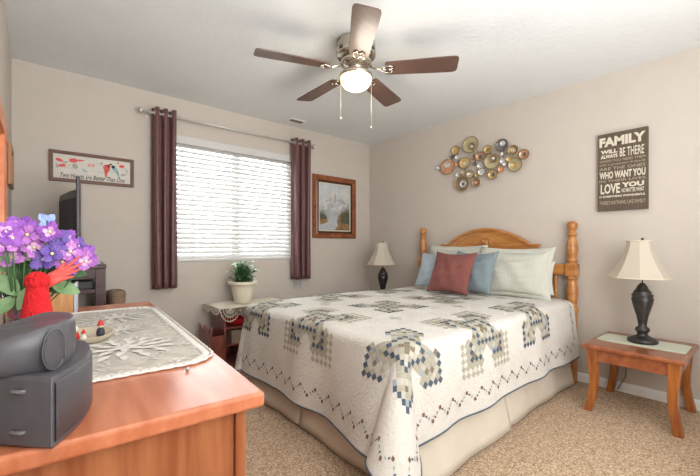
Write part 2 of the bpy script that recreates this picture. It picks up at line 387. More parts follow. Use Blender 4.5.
# mountain painting
t = thing('mountain_painting', 'framed mountain and lake landscape painting right of the window', 'painting', ((2.464+3.13)/2, YW-.002, 1.57))
W, H = .665, .75
frame_bm(W, H, .075, .03, prof=[(0, 0), (0, -.022), (.012, -.034), (.045, -.026), (.052, -.03), (.062, -.018), (.062, 0)]).build('frame', mat('frame_chestnut', (152, 86, 44), .35, rgb2=(116, 58, 30), scale=9, stretch=(2, 2, 2), coat=.4), t)
frame_bm(W-.12, H-.12, .024, .016).build('inner_frame', mat('frame_inner_dark', (60, 34, 26), .4), t).location = (0, 0, 0)
frame_bm(W-.166, H-.166, .016, .011).build('liner', mat('linen_liner', (214, 204, 184), .8), t)
pm = [mat('painted_sky', (178, 186, 192), .6, rgb2=(204, 204, 200), scale=9), mat('painted_snow', (206, 206, 204), .6, rgb2=(150, 152, 156), scale=18), mat('painted_mist', (176, 178, 178), .6, rgb2=(158, 162, 162), scale=12),
      mat('painted_pine', (72, 78, 62), .6, rgb2=(92, 92, 70), scale=30), mat('painted_bank', (164, 126, 80), .6, rgb2=(120, 96, 62), scale=25), mat('painted_water', (186, 190, 192), .6, rgb2=(160, 166, 170), scale=20, stretch=(1, 1, 5)),
      mat('painted_rock', (184, 172, 154), .6, rgb2=(170, 160, 146), scale=25)]
b = MB().box(-.25, .25, -.006, -.001, -.292, .292)
poly(b, [(-.25, .0), (-.16, .06), (-.1, .1), (-.06, .13), (-.03, .1), (0, .19), (.03, .13), (.07, .1), (.1, .13), (.15, .08), (.25, .04), (.25, -.15), (-.25, -.15)], -.0062, 1)
poly(b, [(-.1, .08), (-.06, .13), (-.04, .09), (-.06, .06)], -.0064, 6); poly(b, [(.0, .19), (.025, .13), (.01, .07), (-.015, .1)], -.0064, 6); poly(b, [(.07, .1), (.1, .13), (.12, .1), (.09, .07)], -.0064, 6)
poly(b, [(-.25, -.06), (-.1, -.03), (.05, -.05), (.25, .0), (.25, -.29), (-.25, -.29)], -.0066, 2)
poly(b, [(-.25, -.2), (-.1, -.15), (.0, -.1), (.06, -.1), (.04, -.16), (.12, -.24), (-.02, -.29), (-.25, -.29)], -.0068, 5)
poly(b, [(-.02, -.29), (.05, -.22), (.03, -.17), (.06, -.09), (.14, -.04), (.25, -.1), (.25, -.29)], -.007, 4)
poly(b, [(-.25, -.22), (-.25, -.12), (-.17, -.13), (-.1, -.17), (-.16, -.2)], -.007, 4)
rp = random.Random(3)
for i in range(15):
    x = .1+.15*i/14; h = .12+.16*rp.random()*(i/14)+.04; z0 = -.2+.05*rp.random()
    poly(b, [(x-.018, z0), (min(x+.018, .25), z0), (x+.004, z0+h*.5), (x, z0+h), (x-.006, z0+h*.5)], -.0072-.0001*i, 3)
for i in range(9):
    x = -.24+.11*i/8; h = .16-.09*i/8+.03*rp.random(); z0 = -.15
    poly(b, [(max(x-.016, -.25), z0), (x+.016, z0), (x+.004, z0+h*.5), (x, z0+h), (x-.005, z0+h*.5)], -.0072-.0001*i, 3)
b.build('canvas', pm, t, fixn=False)
# small frame and mirror on left wall
t = thing('small_picture_frame', 'small light brown picture frame on the left wall beyond the mirror', 'picture frame', (XL+.002, 3.14, 1.6), -pi/2)
t.rotation_euler = (0, 0, pi/2)
frame_bm(.32, .25, .03, .018).build('frame', mat('light_brown_frame', (170, 120, 80), .5), t, bevel=.002)
MB().box(-.135, .135, -.006, -.001, -.1, .1).build('picture', mat('picture_cream', (200, 190, 168), .7, rgb2=(150, 130, 110), scale=12), t)
t = thing('wall_mirror', 'orange-brown wood framed mirror on the left wall above the dresser', 'mirror', (XL+.002, 1.52, 1.24), pi/2)
frame_bm(1.14, .74, .055, .032, prof=[(0, 0), (0, -.03), (.01, -.034), (.05, -.028), (.055, -.012), (.055, 0)]).build('frame', mat('mirror_frame_oak', (206, 122, 66), .35, rgb2=(182, 98, 48), scale=10), t)
MB().box(-.52, .52, -.012, -.004, -.32, .32).build('mirror_glass', mat('silvered_glass', (240, 240, 242), .02, 1.0), t)

# ------------------------------------------------------------ right wall decor
# FAMILY sign (local: u toward -y = right as seen, front face at -x)
t = thing('family_word_sign', 'dark brown wooden sign reading FAMILY on the right wall', 'wall sign', (XR-.003, .77, 1.672))
W, H = .31, .595
b = MB().box(-.03, 0, -W/2, W/2, -H/2, H/2, 2)
def row(s, z0, z1, y0=-.143, y1=.143, off=.0, m=0, shear=0): text(b, s, (-.0305, -y0, z0), (0, -1, 0), (0, 0, 1), y1-y0, z1-z0, m, off, shear)
row('FAMILY', .196, .268, off=.05)
row('WILL', .142, .172, -.135, -.025, .05); row('ALWAYS', .106, .135, -.135, -.025, .05); row('BE THERE', .106, .172, -.012, .135, .015)
row('WHEN YOU NEED THEM', .076, .094, m=1); row('Life\'s greatest friends', .046, .066, m=1, shear=.4)
row('ARE THE ONES', .014, .036, m=1)
row('WHO WANT YOU', -.052, .004, off=.04); row('IN THEIR LIVES', -.078, -.06, m=1)
row('LOVE', -.168, -.09, -.135, -.01, .03); row('YOU', -.128, -.09, 0, .135, .06); row('NO MATTER WHAT', -.166, -.134, 0, .135, .02)
row('IS SOMETHING WONDERFUL', -.196, -.181, off=.04); row('THERE\'S NOTHING LIKE FAMILY', -.25, -.222, off=.0, m=1)
b.build('lettered_board', [mat('letter_cream', (214, 206, 186), .8), mat('letter_tan', (176, 164, 142), .8), mat('sign_board_brown', (98, 84, 70), .8, rgb2=(84, 70, 58), scale=20, stretch=(1, 8, .8))], t, fixn=False)
# metal disc wall art
art = thing('metal_disc_wall_art', 'cluster of gold, copper and silver metal discs on wall above bed', 'wall art', (XR, 1.85, 1.65))
metals = {'gold': mat('disc_gold', (212, 184, 128), .35, .5), 'olive': mat('disc_champagne', (192, 182, 144), .35, .5), 'copper': mat('disc_copper', (218, 164, 126), .35, .5), 'silver': mat('disc_silver', (220, 220, 218), .3, .5),
          'brown': mat('disc_bronze', (150, 128, 100), .4, .5), 'dark': mat('disc_gunmetal', (116, 116, 118), .35, .5)}
DA = [(0, 150, 138, 32, 'gold', None), (0, 268, 98, 58, 'olive', ('brown', 26, 8, 14, 'silver')), (0, 97, 260, 54, 'copper', ('silver', 24, -4, -14, 'silver')), (0, 220, 232, 40, 'gold', ('silver', 12, 0, 8, None)),
      (0, 197, 385, 57, 'brown', ('silver', 26, 10, 4, 'dark')), (0, 337, 183, 32, 'copper', ('dark', 14, 0, 0, None)), (0, 348, 300, 28, 'silver', None), (0, 260, 315, 27, 'olive', ('silver', 10, -4, 0, None)),
      (0, 303, 377, 33, 'brown', ('copper', 13, 2, 0, None)), (0, 25, 267, 15, 'silver', None), (0, 122, 184, 14, 'dark', None), (0, 160, 190, 17, 'silver', None), (0, 328, 253, 22, 'silver', None),
      (0, 292, 240, 13, 'dark', None), (0, 282, 190, 16, 'brown', None), (0, 207, 300, 17, 'olive', None), (0, 303, 320, 15, 'gold', None), (0, 165, 322, 13, 'silver', None), (0, 160, 245, 13, 'copper', None),
      (1, 95, 220, 56, 'olive', ('brown', 30, 7, -20, 'silver')), (1, 62, 132, 30, 'gold', ('brown', 12, 0, 0, None)), (1, 172, 102, 45, 'dark', ('silver', 20, 8, -10, None)), (1, 255, 138, 36, 'brown', ('gold', 20, 0, 0, 'silver')),
      (1, 333, 168, 35, 'copper', ('dark', 14, 0, 0, None)), (1, 265, 245, 48, 'olive', ('gold', 22, -10, 0, None)), (1, 105, 320, 34, 'gold', ('dark', 13, 0, 0, None)), (1, 222, 203, 22, 'gold', None),
      (1, 158, 278, 23, 'copper', None), (1, 168, 218, 20, 'silver', None), (1, 190, 242, 13, 'silver', None), (1, 170, 165, 12, 'silver', None)]
cen = []
for k, (q, cx, cy, r, c, inn) in enumerate(DA):
    p, zc = at((436, 480)[q]+cx/7.44, 132+cy/7.44, 'x', XR-.03)
    rr = r/7.44/F*zc*1.02; dpt = .02+.018*((k*7) % 4)/3+(.012 if rr > .03 else 0)
    y, z = p.y-1.85, p.z-1.65; cen.append((y, z, rr))
    m = MB().lathe([(rr*.3, -dpt), (rr*.7, -dpt-.002), (rr*.93, -dpt-.009), (rr, -dpt-.012), (rr, -dpt-.009), (rr*.8, -dpt+.003), (rr*.3, -dpt+.004)], (0, y, z), 24, axis='x')
    m.tube([(-dpt+.004, y, z), (-.002, y, z)], .003, 6)
    if rr > .03: m.tube([(-dpt-.010, y+rr*cos(a), z+rr*sin(a)) for a in [2*pi*i/28 for i in range(28)]], .0035, 6, m=1, closed=True)
    m.v = [(v[0], y+(v[1]-y)*1.06, v[2]) for v in m.v]
    o = m.build('disc', [metals[c], metals['brown'] if c != 'brown' else metals['olive']], art)
    if inn:
        ic, ir, ix, iy, ic2 = inn; r2 = ir/7.44/F*zc
        y2 = y-ix/7.44/F*zc; z2 = z-iy/7.44/F*zc
        m = MB().lathe([(r2*.2, -dpt-.006), (r2*.9, -dpt-.010), (r2, -dpt-.014), (r2, -dpt-.005), (r2*.5, -dpt-.002)], (0, y2, z2), 18, axis='x')
        if ic2:
            m.m = [0]*len(m.f); m.lathe([(r2*.42, -dpt-.007), (r2*.4, -dpt-.013), (r2*.1, -dpt-.014)], (0, y2, z2), 14, m=1, axis='x')
        m.build('disc_centre', [metals[ic], metals[ic2 or ic]], o)
m = MB()
for i in range(len(cen)):
    ds = sorted(range(len(cen)), key=lambda j: hypot(cen[i][0]-cen[j][0], cen[i][1]-cen[j][1]))[1:3]
    for j in ds:
        m.tube([(-.012, cen[i][0], cen[i][1]), (-.012, cen[j][0], cen[j][1])], .0025, 6)
m.build('connecting_rods', metals['brown'], art)

# ------------------------------------------------------------ ceiling fan
fan = thing('ceiling_fan', 'brushed nickel five-blade ceiling fan with lit dome lamp', 'ceiling fan', (1.594, 1.796, ZC))
b = MB().lathe([(.105, 0), (.122, -.008), (.125, -.04), (.12, -.055), (.128, -.062), (.128, -.1), (.118, -.112), (.09, -.12)], n=40)
for i in range(10):
    a = 2*pi*i/10; p = Vector((cos(a), sin(a), 0)); q = Vector((-sin(a), cos(a), 0))
    b.add([p*.1285+q*.016+Vector((0, 0, -.07)), p*.1285-q*.016+Vector((0, 0, -.07)), p*.1285-q*.016+Vector((0, 0, -.09)), p*.1285+q*.016+Vector((0, 0, -.09))], [(0, 1, 2, 3)], 1)
b.build('motor_housing', ['nickel', 'spkd'], fan)
MB().lathe([(.09, -.118), (.1, -.125), (.1, -.155), (.07, -.17), (.05, -.178), (.05, -.2), (.062, -.208), (.1, -.214), (.108, -.222), (.108, -.236), (.1, -.24)], n=36).build('light_fitter', 'nickel', fan)
gm = mat('lit_frosted_glass', (255, 244, 220), .4, emit=((255, 226, 170), 2.2))
MB().lathe([(.1, -.236), (.102, -.25), (.096, -.275), (.08, -.298), (.05, -.315), (.02, -.322), (.002, -.323)], n=36, cap=False).build('glass_dome', gm, fan)
for k, ca in enumerate((274, 352, 61, 129, 201)):
    a = radians(ca)-YAW; L0, L1 = .19, .645; wb = .062
    R_ = Matrix.Rotation(a, 4, 'Z') @ Matrix.Translation((0, 0, -.19)) @ Matrix.Rotation(radians(-11), 4, 'X')
    out = []
    for (x, y) in [(L0, -.055), (L0+.02, -.06), (.5, -.071), (L1-.03, -.073), (L1-.008, -.067), (L1, -.05), (L1, .05), (L1-.008, .067), (L1-.03, .073), (.5, .071), (L0+.02, .06), (L0, .055)]: out.append((x, y))
    m = MB().prism(out, -.004, .003)
    m.v = [tuple(R_ @ Vector(v)) for v in m.v]
    bl_ = m.build('blade', 'walnut', fan, bevel=.0015)
    m = MB()
    m.tube([(.095, 0, .022), (.13, 0, .008), (.17, 0, -.006), (.2, 0, -.009)], [.009, .008, .008, .006], 8)
    for s in (-1, 1):
        m.tube([(.165, 0, -.008), (.18, s*.022, -.009), (.205, s*.034, -.009), (.235, s*.03, -.009), (.245, s*.014, -.009), (.23, s*.006, -.009), (.21, 0, -.009)], .0045, 6)
        m.sphere((.232, s*.024, -.009), .006, 0, 8)
    m.v = [tuple(R_ @ Vector(v)) for v in m.v]
    m.build('blade_bracket', 'nickel', bl_)
for (ca, ln) in ((188, .27), (-8, .33)):
    a = radians(ca)-YAW; x, y = .1*cos(a), .1*sin(a)
    m = MB().tube([(x, y, -.228), (x, y, -.228-ln)], .001, 5); m.sphere((x, y, -.236-ln), .005, 0, 10, (1, 1, 1.5))
    m.build('pull_chain', mat('chain_cream', (230, 214, 184), .4), fan)
l = bpy.data.lights.new('fan_bulb', 'POINT'); l.energy = 6; l.color = (1, .9, .76); l.shadow_soft_size = .09
lo = bpy.data.objects.new('fan_bulb', l); C.objects.link(lo); lo.location = (1.594, 1.796, ZC-.43)

# ------------------------------------------------------------ bed
XF, XH, YN, YF, ZM = 1.27, 3.27, 1.115, 2.615, .655
bed = thing('bed', 'queen bed with turned honey oak posts and arched headboard', 'bed', (0, 0, 0))
MB().box(XF+.02, XH, YN+.02, YF-.02, .40, ZM-.01).build('mattress', mat('mattress_ticking', (224, 220, 212), .9), bed, bevel=.04)
MB().box(XF+.02, XH, YN+.02, YF-.02, .2, .4).build('box_spring', mat('box_spring_cloth', (206, 200, 190), .9), bed, bevel=.015)
MB().box(XF+.08, XH+.02, YN+.08, YN+.11, .16, .2).box(XF+.08, XH+.02, YF-.11, YF-.08, .16, .2).box(XF+.08, XF+.11, YN+.11, YF-.11, .16, .2).build('bed_frame', 'tvblack', bed)
for (x, y) in ((XF+.15, YN+.1), (XF+.15, YF-.1), (2.9, YN+.1), (2.9, YF-.1)):
    MB().tube([(x, y, .16), (x, y, .05)], .012, 8).lathe([(.02, -.012), (.024, 0), (.02, .012)], (x, y, .025), 16, axis='y').build('caster', 'white', bed)
postprof = [(.028, 0), (.03, .02), (.03, .55), (.036, .57), (.036, .60), (.027, .615), (.03, .65), (.036, .70), (.037, .75), (.03, .80), (.026, .825), (.034, .835), (.034, .85), (.028, .858), (.028, .962), (.026, .972), (.033, .98), (.033, .99), (.027, 1.0), (.027, 1.01), (.034, 1.04), (.036, 1.08), (.032, 1.13), (.024, 1.17), (.021, 1.185),
            (.032, 1.19), (.034, 1.2), (.031, 1.208), (.022, 1.212), (.02, 1.225), (.028, 1.232), (.036, 1.252), (.038, 1.27), (.034, 1.29), (.024, 1.302), (.006, 1.308)]
for y in (1.095, 2.605):
    m = MB().lathe([(q*1.2 if z < 1.2 else q*1.05, z) for q, z in postprof], (3.325, y, 0), 28)
    m.box(3.283, 3.367, y-.042, y+.042, .86, .962)
    m.build('bed_post', 'oak', bed, bevel=.006)
MB().box(3.305, 3.345, 1.137, 2.563, .865, .955).build('upper_rail', 'oakh', bed, bevel=.006)
MB().box(3.308, 3.342, 1.12, 2.58, .42, .52).build('lower_rail', 'oakh', bed, bevel=.006)
arc = []; y0, y1, zs, zp = 1.42, 2.28, 1.105, 1.262
for i in range(25):
    u = i/24; arc.append((y0+(y1-y0)*u, zs+(zp-zs)*sin(pi*u)**.85))
outl = [(1.36, .955), (1.36, 1.105)]+arc+[(2.34, 1.105), (2.34, .955)]
MB().prism(outl, 3.312, 3.338, axis='x').build('arched_panel', 'oakh', bed)
m = MB()
cap = [(1.35, 1.107)]+arc+[(2.35, 1.107)]
vs = []; 
for (y, z) in cap:
    for (x, dz) in ((3.295, -.012), (3.295, .008), (3.3, .014), (3.35, .014), (3.355, .008), (3.355, -.012)): vs.append((x, y, z+dz))
n = 6; fs = []
for k in range(len(cap)-1):
    for i in range(n): fs.append((k*n+i, k*n+(i+1) % n, (k+1)*n+(i+1) % n, (k+1)*n+i))
fs += [tuple(range(n)), tuple((len(cap)-1)*n+i for i in range(n))]
m.add(vs, fs)
m.tube([(3.308, 1.85+(y-1.85)*.9, z-.035) for (y, z) in arc if z > 1.15], .004, 6)
m.build('arch_moulding', 'oakh', bed)
m = MB(); m.tube([(3.31, 1.85+.055*cos(a), 1.13+.055*sin(a)) for a in [pi*i/12 for i in range(-1, 14)]], .009, 8); m.sphere((3.31, 1.85, 1.13), .03, 0, 14, (.3, 1, 1))
m.build('carved_rosette', 'oak', bed)
for i in range(9):
    y = 1.22+i*(2.48-1.22)/8
    MB().lathe([(.012, .52), (.014, .56), (.018, .6), (.02, .66), (.013, .72), (.018, .73), (.013, .74), (.012, .76), (.017, .8), (.018, .83), (.011, .866)], (3.325, y, 0), 14).build('spindle', 'oak', bed)

# bed skirt
def ribbon(path, ztop, zbot, flare, mat_, name, wav=.012):
    pts = []
    for k in range(len(path)-1):
        a = Vector(path[k]); c = Vector(path[k+1]); L = (c-a).length; n = max(1, int(L/.025))
        for i in range(n): pts.append(a+(c-a)*i/n)
    pts.append(Vector(path[-1])); N = len(pts); nv = 8; vs = []; fs = []
    arcl = 0
    for k, p in enumerate(pts):
        d = (pts[min(k+1, N-1)]-pts[max(0, k-1)]).normalized(); nr = Vector((d.y, -d.x))
        if k: arcl += (p-pts[k-1]).length
        for j in range(nv+1):
            q = j/nv; z = ztop+(zbot-ztop)*q
            o = flare*q+wav*q*sin(arcl*9)*sin(arcl*3.1+1)
            vs.append((p.x+nr.x*o, p.y+nr.y*o, z))
    for k in range(N-1):
        for j in range(nv): a = k*(nv+1)+j; fs.append((a, a+1, a+nv+2, a+nv+1))
    m = MB(); m.add(vs, fs, 0, True); return m
sk = thing('bed_skirt', 'cream cotton bed skirt with pleats hanging below the quilt', 'bed skirt', (0, 0, 0))
sx, sy0, sy1 = XF-.005, YN-.005, YF+.005
for nm, path in (('near_side_panel', [(sx+.02, sy0), (2.16, sy0)]), ('near_side_panel', [(2.10, sy0+.035), (2.2, sy0+.03), (2.22, sy0+.005), (3.24, sy0)]),
                 ('foot_panel', [(sx, sy1-.02), (sx, 1.95), (sx+.05, 1.945), (sx+.05, 1.89), (sx, 1.885), (sx, sy0+.02)]),
                 ('far_side_panel', [(3.24, sy1), (sx+.02, sy1)])):
    fl = .08 if path[-1] == (2.16, sy0) else .05
    o = ribbon(path, .34, .012, fl, None, nm).build(nm, 'skirt', sk, fixn=False); o.modifiers.new('t', 'SOLIDIFY').thickness = .002

# quilt: cloth coordinates (u,v) -> draped position
D = .46; RR = .055
def drape(u, v, off=0.0):
    ex = max(0, XF-u); ey = 0; sy = 0
    if v < YN: ey = YN-v; sy = -1
    elif v > YF: ey = v-YF; sy = 1
    r = hypot(ex, ey)
    top = ZM+.012+.008*sin(u*3.1+v*2)*sin(v*4.3) + .012*exp(-((u-2.2)**2)*.6)
    if r < 1e-9:
        e = min(u-XF, v-YN, YF-v); k = max(0, 1-e/.12) if e < .12 else 0
        return Vector((u, v, top-.012*k*k+off))
    dx, dy = -ex/r, sy*ey/r
    phi = atan2(ey, ex)
    f2 = sin(2*phi) if ex > 0 and ey > 0 else 0
    if ex > 0 and ey > 0:
        along = 0
    elif ex > 0: along = v
    else: along = u
    wv = 0
    edge_d = min(v-YN, YF-v) if (ex > 0 and ey == 0) else ((u-XF) if ey > 0 and ex == 0 else 0)
    fade = min(1, max(0, edge_d/.25))
    if along: wv = (sin(along*10.5+.6)*.5+sin(along*17+2)*.25)*fade
    s = max(0, r-RR*pi/2)
    # profile: quarter round, then fall with flare
    if r < RR*pi/2:
        a = r/RR; o = RR*sin(a); dz = RR*(1-cos(a))
    else:
        o = RR; dz = RR
        near = 1 if (sy < 0 or (sy == 0 and ex > 0)) else 0
        if ex > 0 and ey == 0: fl = .10+.07*wv+.32*exp(-((v-YN)/.22)**2)
        elif ex > 0 and near: fl = .10+.32*cos(phi)**2+.5*sin(pi*(phi/(pi/2))**.7)**2
        elif ex > 0: fl = .10+.1*f2
        else: fl = .10+.06*wv
        ang = math.atan(fl)
        o += s*sin(ang); dz += s*cos(ang)
    cx = max(u, XF)+RR*0; cy = min(max(v, YN), YF)
    z = top-.012-dz
    z = max(z, .012+.01*f2)
    return Vector((cx+dx*(o+off), cy+dy*(o+off), z+(off if r < RR else 0)))
u0, u1, v0, v1 = XF-D-.045, 3.26, YN-D, YF+D
def hemu(t): return .018*sin(t*4.2)+.012*sin(t*9+1)
nu, nv = 200, 196; vs = []; fs = []
for i in range(nu+1):
    for j in range(nv+1):
        vs.append(drape(u0+(u1-u0)*i/nu, v0+(v1-v0)*j/nv))
for i in range(nu):
    for j in range(nv): a = i*(nv+1)+j; fs.append((a, a+nv+1, a+nv+2, a+1))
Q = MB(); Q.add(vs, fs, 0, True)
def patch(cu, cv, hu, hv, m, off=.0022, rot=0, sub=2):
    g = []; 
    for i in range(sub+1):
        for j in range(sub+1):
            a = i/sub; c = j/sub
            pu = (a-c)*hu; pv = (a+c-1)*hv
            if rot: pu, pv = pu*cos(rot)-pv*sin(rot), pu*sin(rot)+pv*cos(rot)
            uu, vv = cu+pu, cv+pv
            if uu < u0+.003 or uu > u1 or vv < v0+.003 or vv > v1-.003: return
            g.append(drape(uu, vv, off))
    f = []
    for i in range(sub):
        for j in range(sub): a = i*(sub+1)+j; f.append((a, a+sub+1, a+sub+2, a+1))
    Q.add(g, f, m, True)
rq = random.Random(11)
st = .0192
def motif(cu, cv, var):
    lim = 12 if var else 10; L_ = 8 if var else 10
    for a in range(-lim, lim+1):
        for c in range(-lim, lim+1):
            if (a+c) % 2: continue
            A, B = abs(a), abs(c); R_, r_ = max(A, B), min(A, B); m = None; ev = a % 2 == 0
            if R_ <= 1 and A+B <= 2: m = 6
            elif R_ == 4 and ev: m = 1
            elif R_ <= 5: m = rq.choice((4, 4, 3)) if R_ < 4 else 3
            elif R_ > 6 and r_ < 3 or (R_ == 6 and r_ < 2): m = None
            elif R_ == L_ and ev: m = 1
            elif var and R_ > 8: m = 3 if ev or R_ == 9 else None
            elif R_ > 10: m = None
            elif A in (7,) and B in (7,): m = 6
            else: m = rq.choice((3, 3, 4, 3, 2, 4, 6) if rq.random() < .6 else (3, 4))
            if var and R_ >= 11 and not ev: m = None
            if m:
                k = .97 if m == 1 else rq.uniform(.9, .99)
                patch(cu+a*st, cv+c*st, st*k, st*k, m, .0026 if m == 1 else .0022)
GU = [1.27, 1.90, 2.55, 3.2]; GV = [1.085, 1.80, 2.45]
for i_, cu in enumerate(GU):
    for j_, cv in enumerate(GV):
        if i_ < 3: motif(cu, cv, (i_+j_) % 2)
# small accents between motifs
for cu in (1.62, 2.265, 2.9):
    for cv in (1.475, 2.165):
        for (a, c) in ((0, 1), (0, -1), (1, 0), (-1, 0)): patch(cu+a*.03, cv+c*.03, .02, .02, 4)
        patch(cu, cv, .016, .016, 2)
# vine border
def vine(fn, L, sgn):
    n = int(L/.06); 
    for k in range(n):
        t = (k+.5)*L/n; z = .022*(1 if k % 2 else -1)
        p = fn(t, .095+z)
        patch(p[0], p[1], .0115, .0115, 5, .003, .78)
        for w_ in (.3, .6):
            p = fn(t+L/n*w_, .095+z*(1-2*w_)*1.0)
            patch(p[0], p[1], .005, .010, 1 if w_ < .5 else 2, .003, .9 if w_ < .5 else -.6)
vine(lambda t, e: (u0+.1+t, v0+e), u1-u0-.2, 1)
vine(lambda t, e: (u0+.1+t, v1-e), u1-u0-.2, 1)
vine(lambda t, e: (u0+e, v0+.1+t), v1-v0-.2, 1)
vine(lambda t, e: (u1-.04-e*.5, v0+.12+t), .42, 1)
# navy binding along the hem
def hem(pts):
    P = [drape(*p) for p in pts]; Q.tube(P, .0045, 6, 1)
hem([(u0+(u1-u0)*k/160, v0) for k in range(161)]); hem([(u0+(u1-u0)*k/160, v1) for k in range(161)]); hem([(u0, v0+(v1-v0)*k/160) for k in range(161)])
qo = Q.build('patchwork_quilt', ['quilt', 'navy', 'slate', 'beige', 'pale', 'brown', mat('patch_taupe', (136, 124, 104), .95, rgb2=(118, 106, 88), scale=150)], fixn=False)
tag(qo, 'white patchwork quilt with navy and sage diamond motifs over the bed', 'quilt')

# pillows
def pillow(name, label, w, h, t, loc, lean, yaw, m, group=None, cat='pillow', flange=0, pinch=.09):
    """local x = width, z = height, y = thickness"""
    n = 28; vs = []; fs = []; N = n+1
    for side in (1, -1):
        for i in range(N):
            for j in range(N):
                a = 2*i/n-1; c = 2*j/n-1
                k = max(0, (1-abs(a)**2.4))*max(0, (1-abs(c)**2.4))
                th = t/2*k**.5
                x = a*w/2*(1-pinch*(1-c*c)); z = c*h/2*(1-pinch*(1-a*a))
                wr = .006*sin(9*a+4*c)*k*side+.004*sin(14*c-5*a)*k
                vs.append((x, side*th+wr, z+h/2-.012*(1-a*a)*(c > .5)))
    for s in range(2):
        for i in range(n):
            for j in range(n):
                q = s*N*N+i*N+j; f = (q, q+1, q+N+1, q+N)
                fs.append(f if s else tuple(reversed(f)))
    b = MB(); b.add(vs, fs, 0, True)
    R = Matrix.Rotation(yaw, 4, 'Z') @ Matrix.Rotation(lean, 4, 'X')
    o = b.build(name, m, merge=True)
    o.matrix_world = Matrix.Translation(loc) @ R
    if flange:
        ring = []
        for (a, c) in [(i/10*2-1, -1) for i in range(11)]+[(1, i/10*2-1) for i in range(1, 11)]+[(1-i/10*2, 1) for i in range(1, 11)]+[(-1, 1-i/10*2) for i in range(1, 10)]:
            ring.append((a*w/2*(1-pinch*(1-c*c)), 0, c*h/2*(1-pinch*(1-a*a))+h/2))
        b2 = MB(); k = len(ring); vv = []
        for p in ring:
            q = ((p[0])*(1+flange/w*2), 0, (p[2]-h/2)*(1+flange/h*2)+h/2)
            pin = (p[0]*.93, 0, (p[2]-h/2)*.93+h/2)
            for s_ in (1, -1): vv += [(pin[0], .004*s_, pin[2]), (q[0], .003*s_+.004*sin(q[0]*40+q[2]*30), q[2])]
        ff = []
        for i in range(k):
            j = (i+1) % k
            ff += [(i*4, i*4+1, j*4+1, j*4), (i*4+2, j*4+2, j*4+3, i*4+3), (i*4+1, i*4+3, j*4+3, j*4+1)]
        b2.add(vv, ff, 0, True); b2.build('flange', m, o)
    return tag(o, label, cat, group)
sage = mat('sage_ticking', (203, 203, 191), .9, rgb2=(190, 192, 181), scale=6, stretch=(60, 1, .6), bump=.2, bscale=120)
creamw = mat('cream_cotton', (226, 222, 212), .9, bump=.2, bscale=120)
blueL = mat('light_blue_linen', (168, 180, 190), .9, rgb2=(160, 172, 182), scale=90, bump=.2, bscale=200)
blueR = mat('slate_blue_linen', (132, 146, 151), .9, rgb2=(122, 136, 142), scale=90, bump=.2, bscale=200)
rust = mat('rust_red_cloth', (134, 80, 73), .85, rgb2=(124, 72, 66), scale=90, bump=.25, bscale=160)
Z0 = ZM+.038
pillow('pillow', 'plain cream pillow leaning on headboard behind the nearest sage sham', .56, .29, .09, (3.225, 1.47, Z0), -.10, -pi/2, creamw)
pillow('pillow_sham', 'sage striped pillow sham nearest the near bed post', .58, .385, .13, (3.055, 1.475, Z0), -.26, -pi/2+.04, sage, flange=.03)
pillow('pillow_sham', 'pale sage pillow sham behind the light blue and rust cushions', .60, .40, .13, (3.13, 2.10, Z0), -.22, -pi/2, sage, flange=.03)
pillow('throw_pillow', 'slate blue throw pillow right of the rust cushion', .42, .39, .12, (2.885, 1.77, Z0), -.36, -pi/2-.05, blueR)
pillow('throw_pillow', 'light blue throw pillow left of the rust cushion', .42, .38, .12, (2.92, 2.19, Z0), -.42, -pi/2+.05, blueL)
pillow('throw_pillow', 'rust red throw pillow in front of the blue pillows', .43, .40, .12, (2.735, 1.90, Z0-.006), -.42, -pi/2-.02, rust)

# ------------------------------------------------------------ end tables and lamps
def end_table(loc, label):
    t = thing('end_table', label, 'side table', loc, 0, 'cherry end tables')   # local origin at centre
    hx, hy = .285, .26
    MB().prism([(-hx, -hy), (hx, -hy), (hx, hy), (-hx, hy)], 0, 0, scales=[(.418, .975), (.424, 1), (.438, 1), (.445, .985), (.449, .965)]).build('tabletop', 'cherry', t)
    a = MB(); k = .03
    a.box(-hx+k, hx-k, -hy+k, -hy+k+.018, .34, .418).box(-hx+k, hx-k, hy-k-.018, hy-k, .34, .418).box(-hx+k, -hx+k+.018, -hy+k, hy-k, .34, .418).box(hx-k-.018, hx-k, -hy+k, hy-k, .34, .418)
    a.build('apron', 'cherry', t, bevel=.002)
    for sx in (-1, 1):
        for sy in (-1, 1):
            vs = []; fs = []; n = 16
            for i in range(n+1):
                q = i/n; z = .418*(1-q)
                off = -.010*sin(pi*q)**2+.020*max(0, q-.5)**2/.25
                w = .030-.007*sin(pi*min(1, q*1.05)*.62)
                cx = sx*(hx-.050+off*.6); cy = sy*(hy-.050+off)
                for (ax, ay) in ((-1, -1), (1, -1), (1, 1), (-1, 1)): vs.append((cx+ax*w, cy+ay*w, z))
            for i in range(n):
                for j in range(4): fs.append((i*4+j, i*4+(j+1) % 4, (i+1)*4+(j+1) % 4, (i+1)*4+j))
            fs += [(0, 1, 2, 3), tuple(n*4+j for j in range(4))]
            m = MB(); m.add(vs, fs); m.build('leg', 'cherryleg', t, bevel=.003)
    return t
end_table((3.085, .606, 0), 'cherry wood end table with curved legs on the carpet right of the bed')
end_table((3.07, 3.0, 0), 'cherry wood end table in the far corner behind the bed, under the farther lamp')
rn = MB().prism([(-.13, -.235), (.11, -.235), (.13, -.2), (.13, .2), (.11, .235), (-.11, .235), (-.13, .2), (-.13, -.2)], 0, .004)
tag(rn.build('table_mat', mat('pale_green_mat', (204, 208, 188), .9, bump=.3, bscale=200), loc=(3.12, .6, .4495)), 'pale green cloth mat under the lamp on the end table', 'table mat')
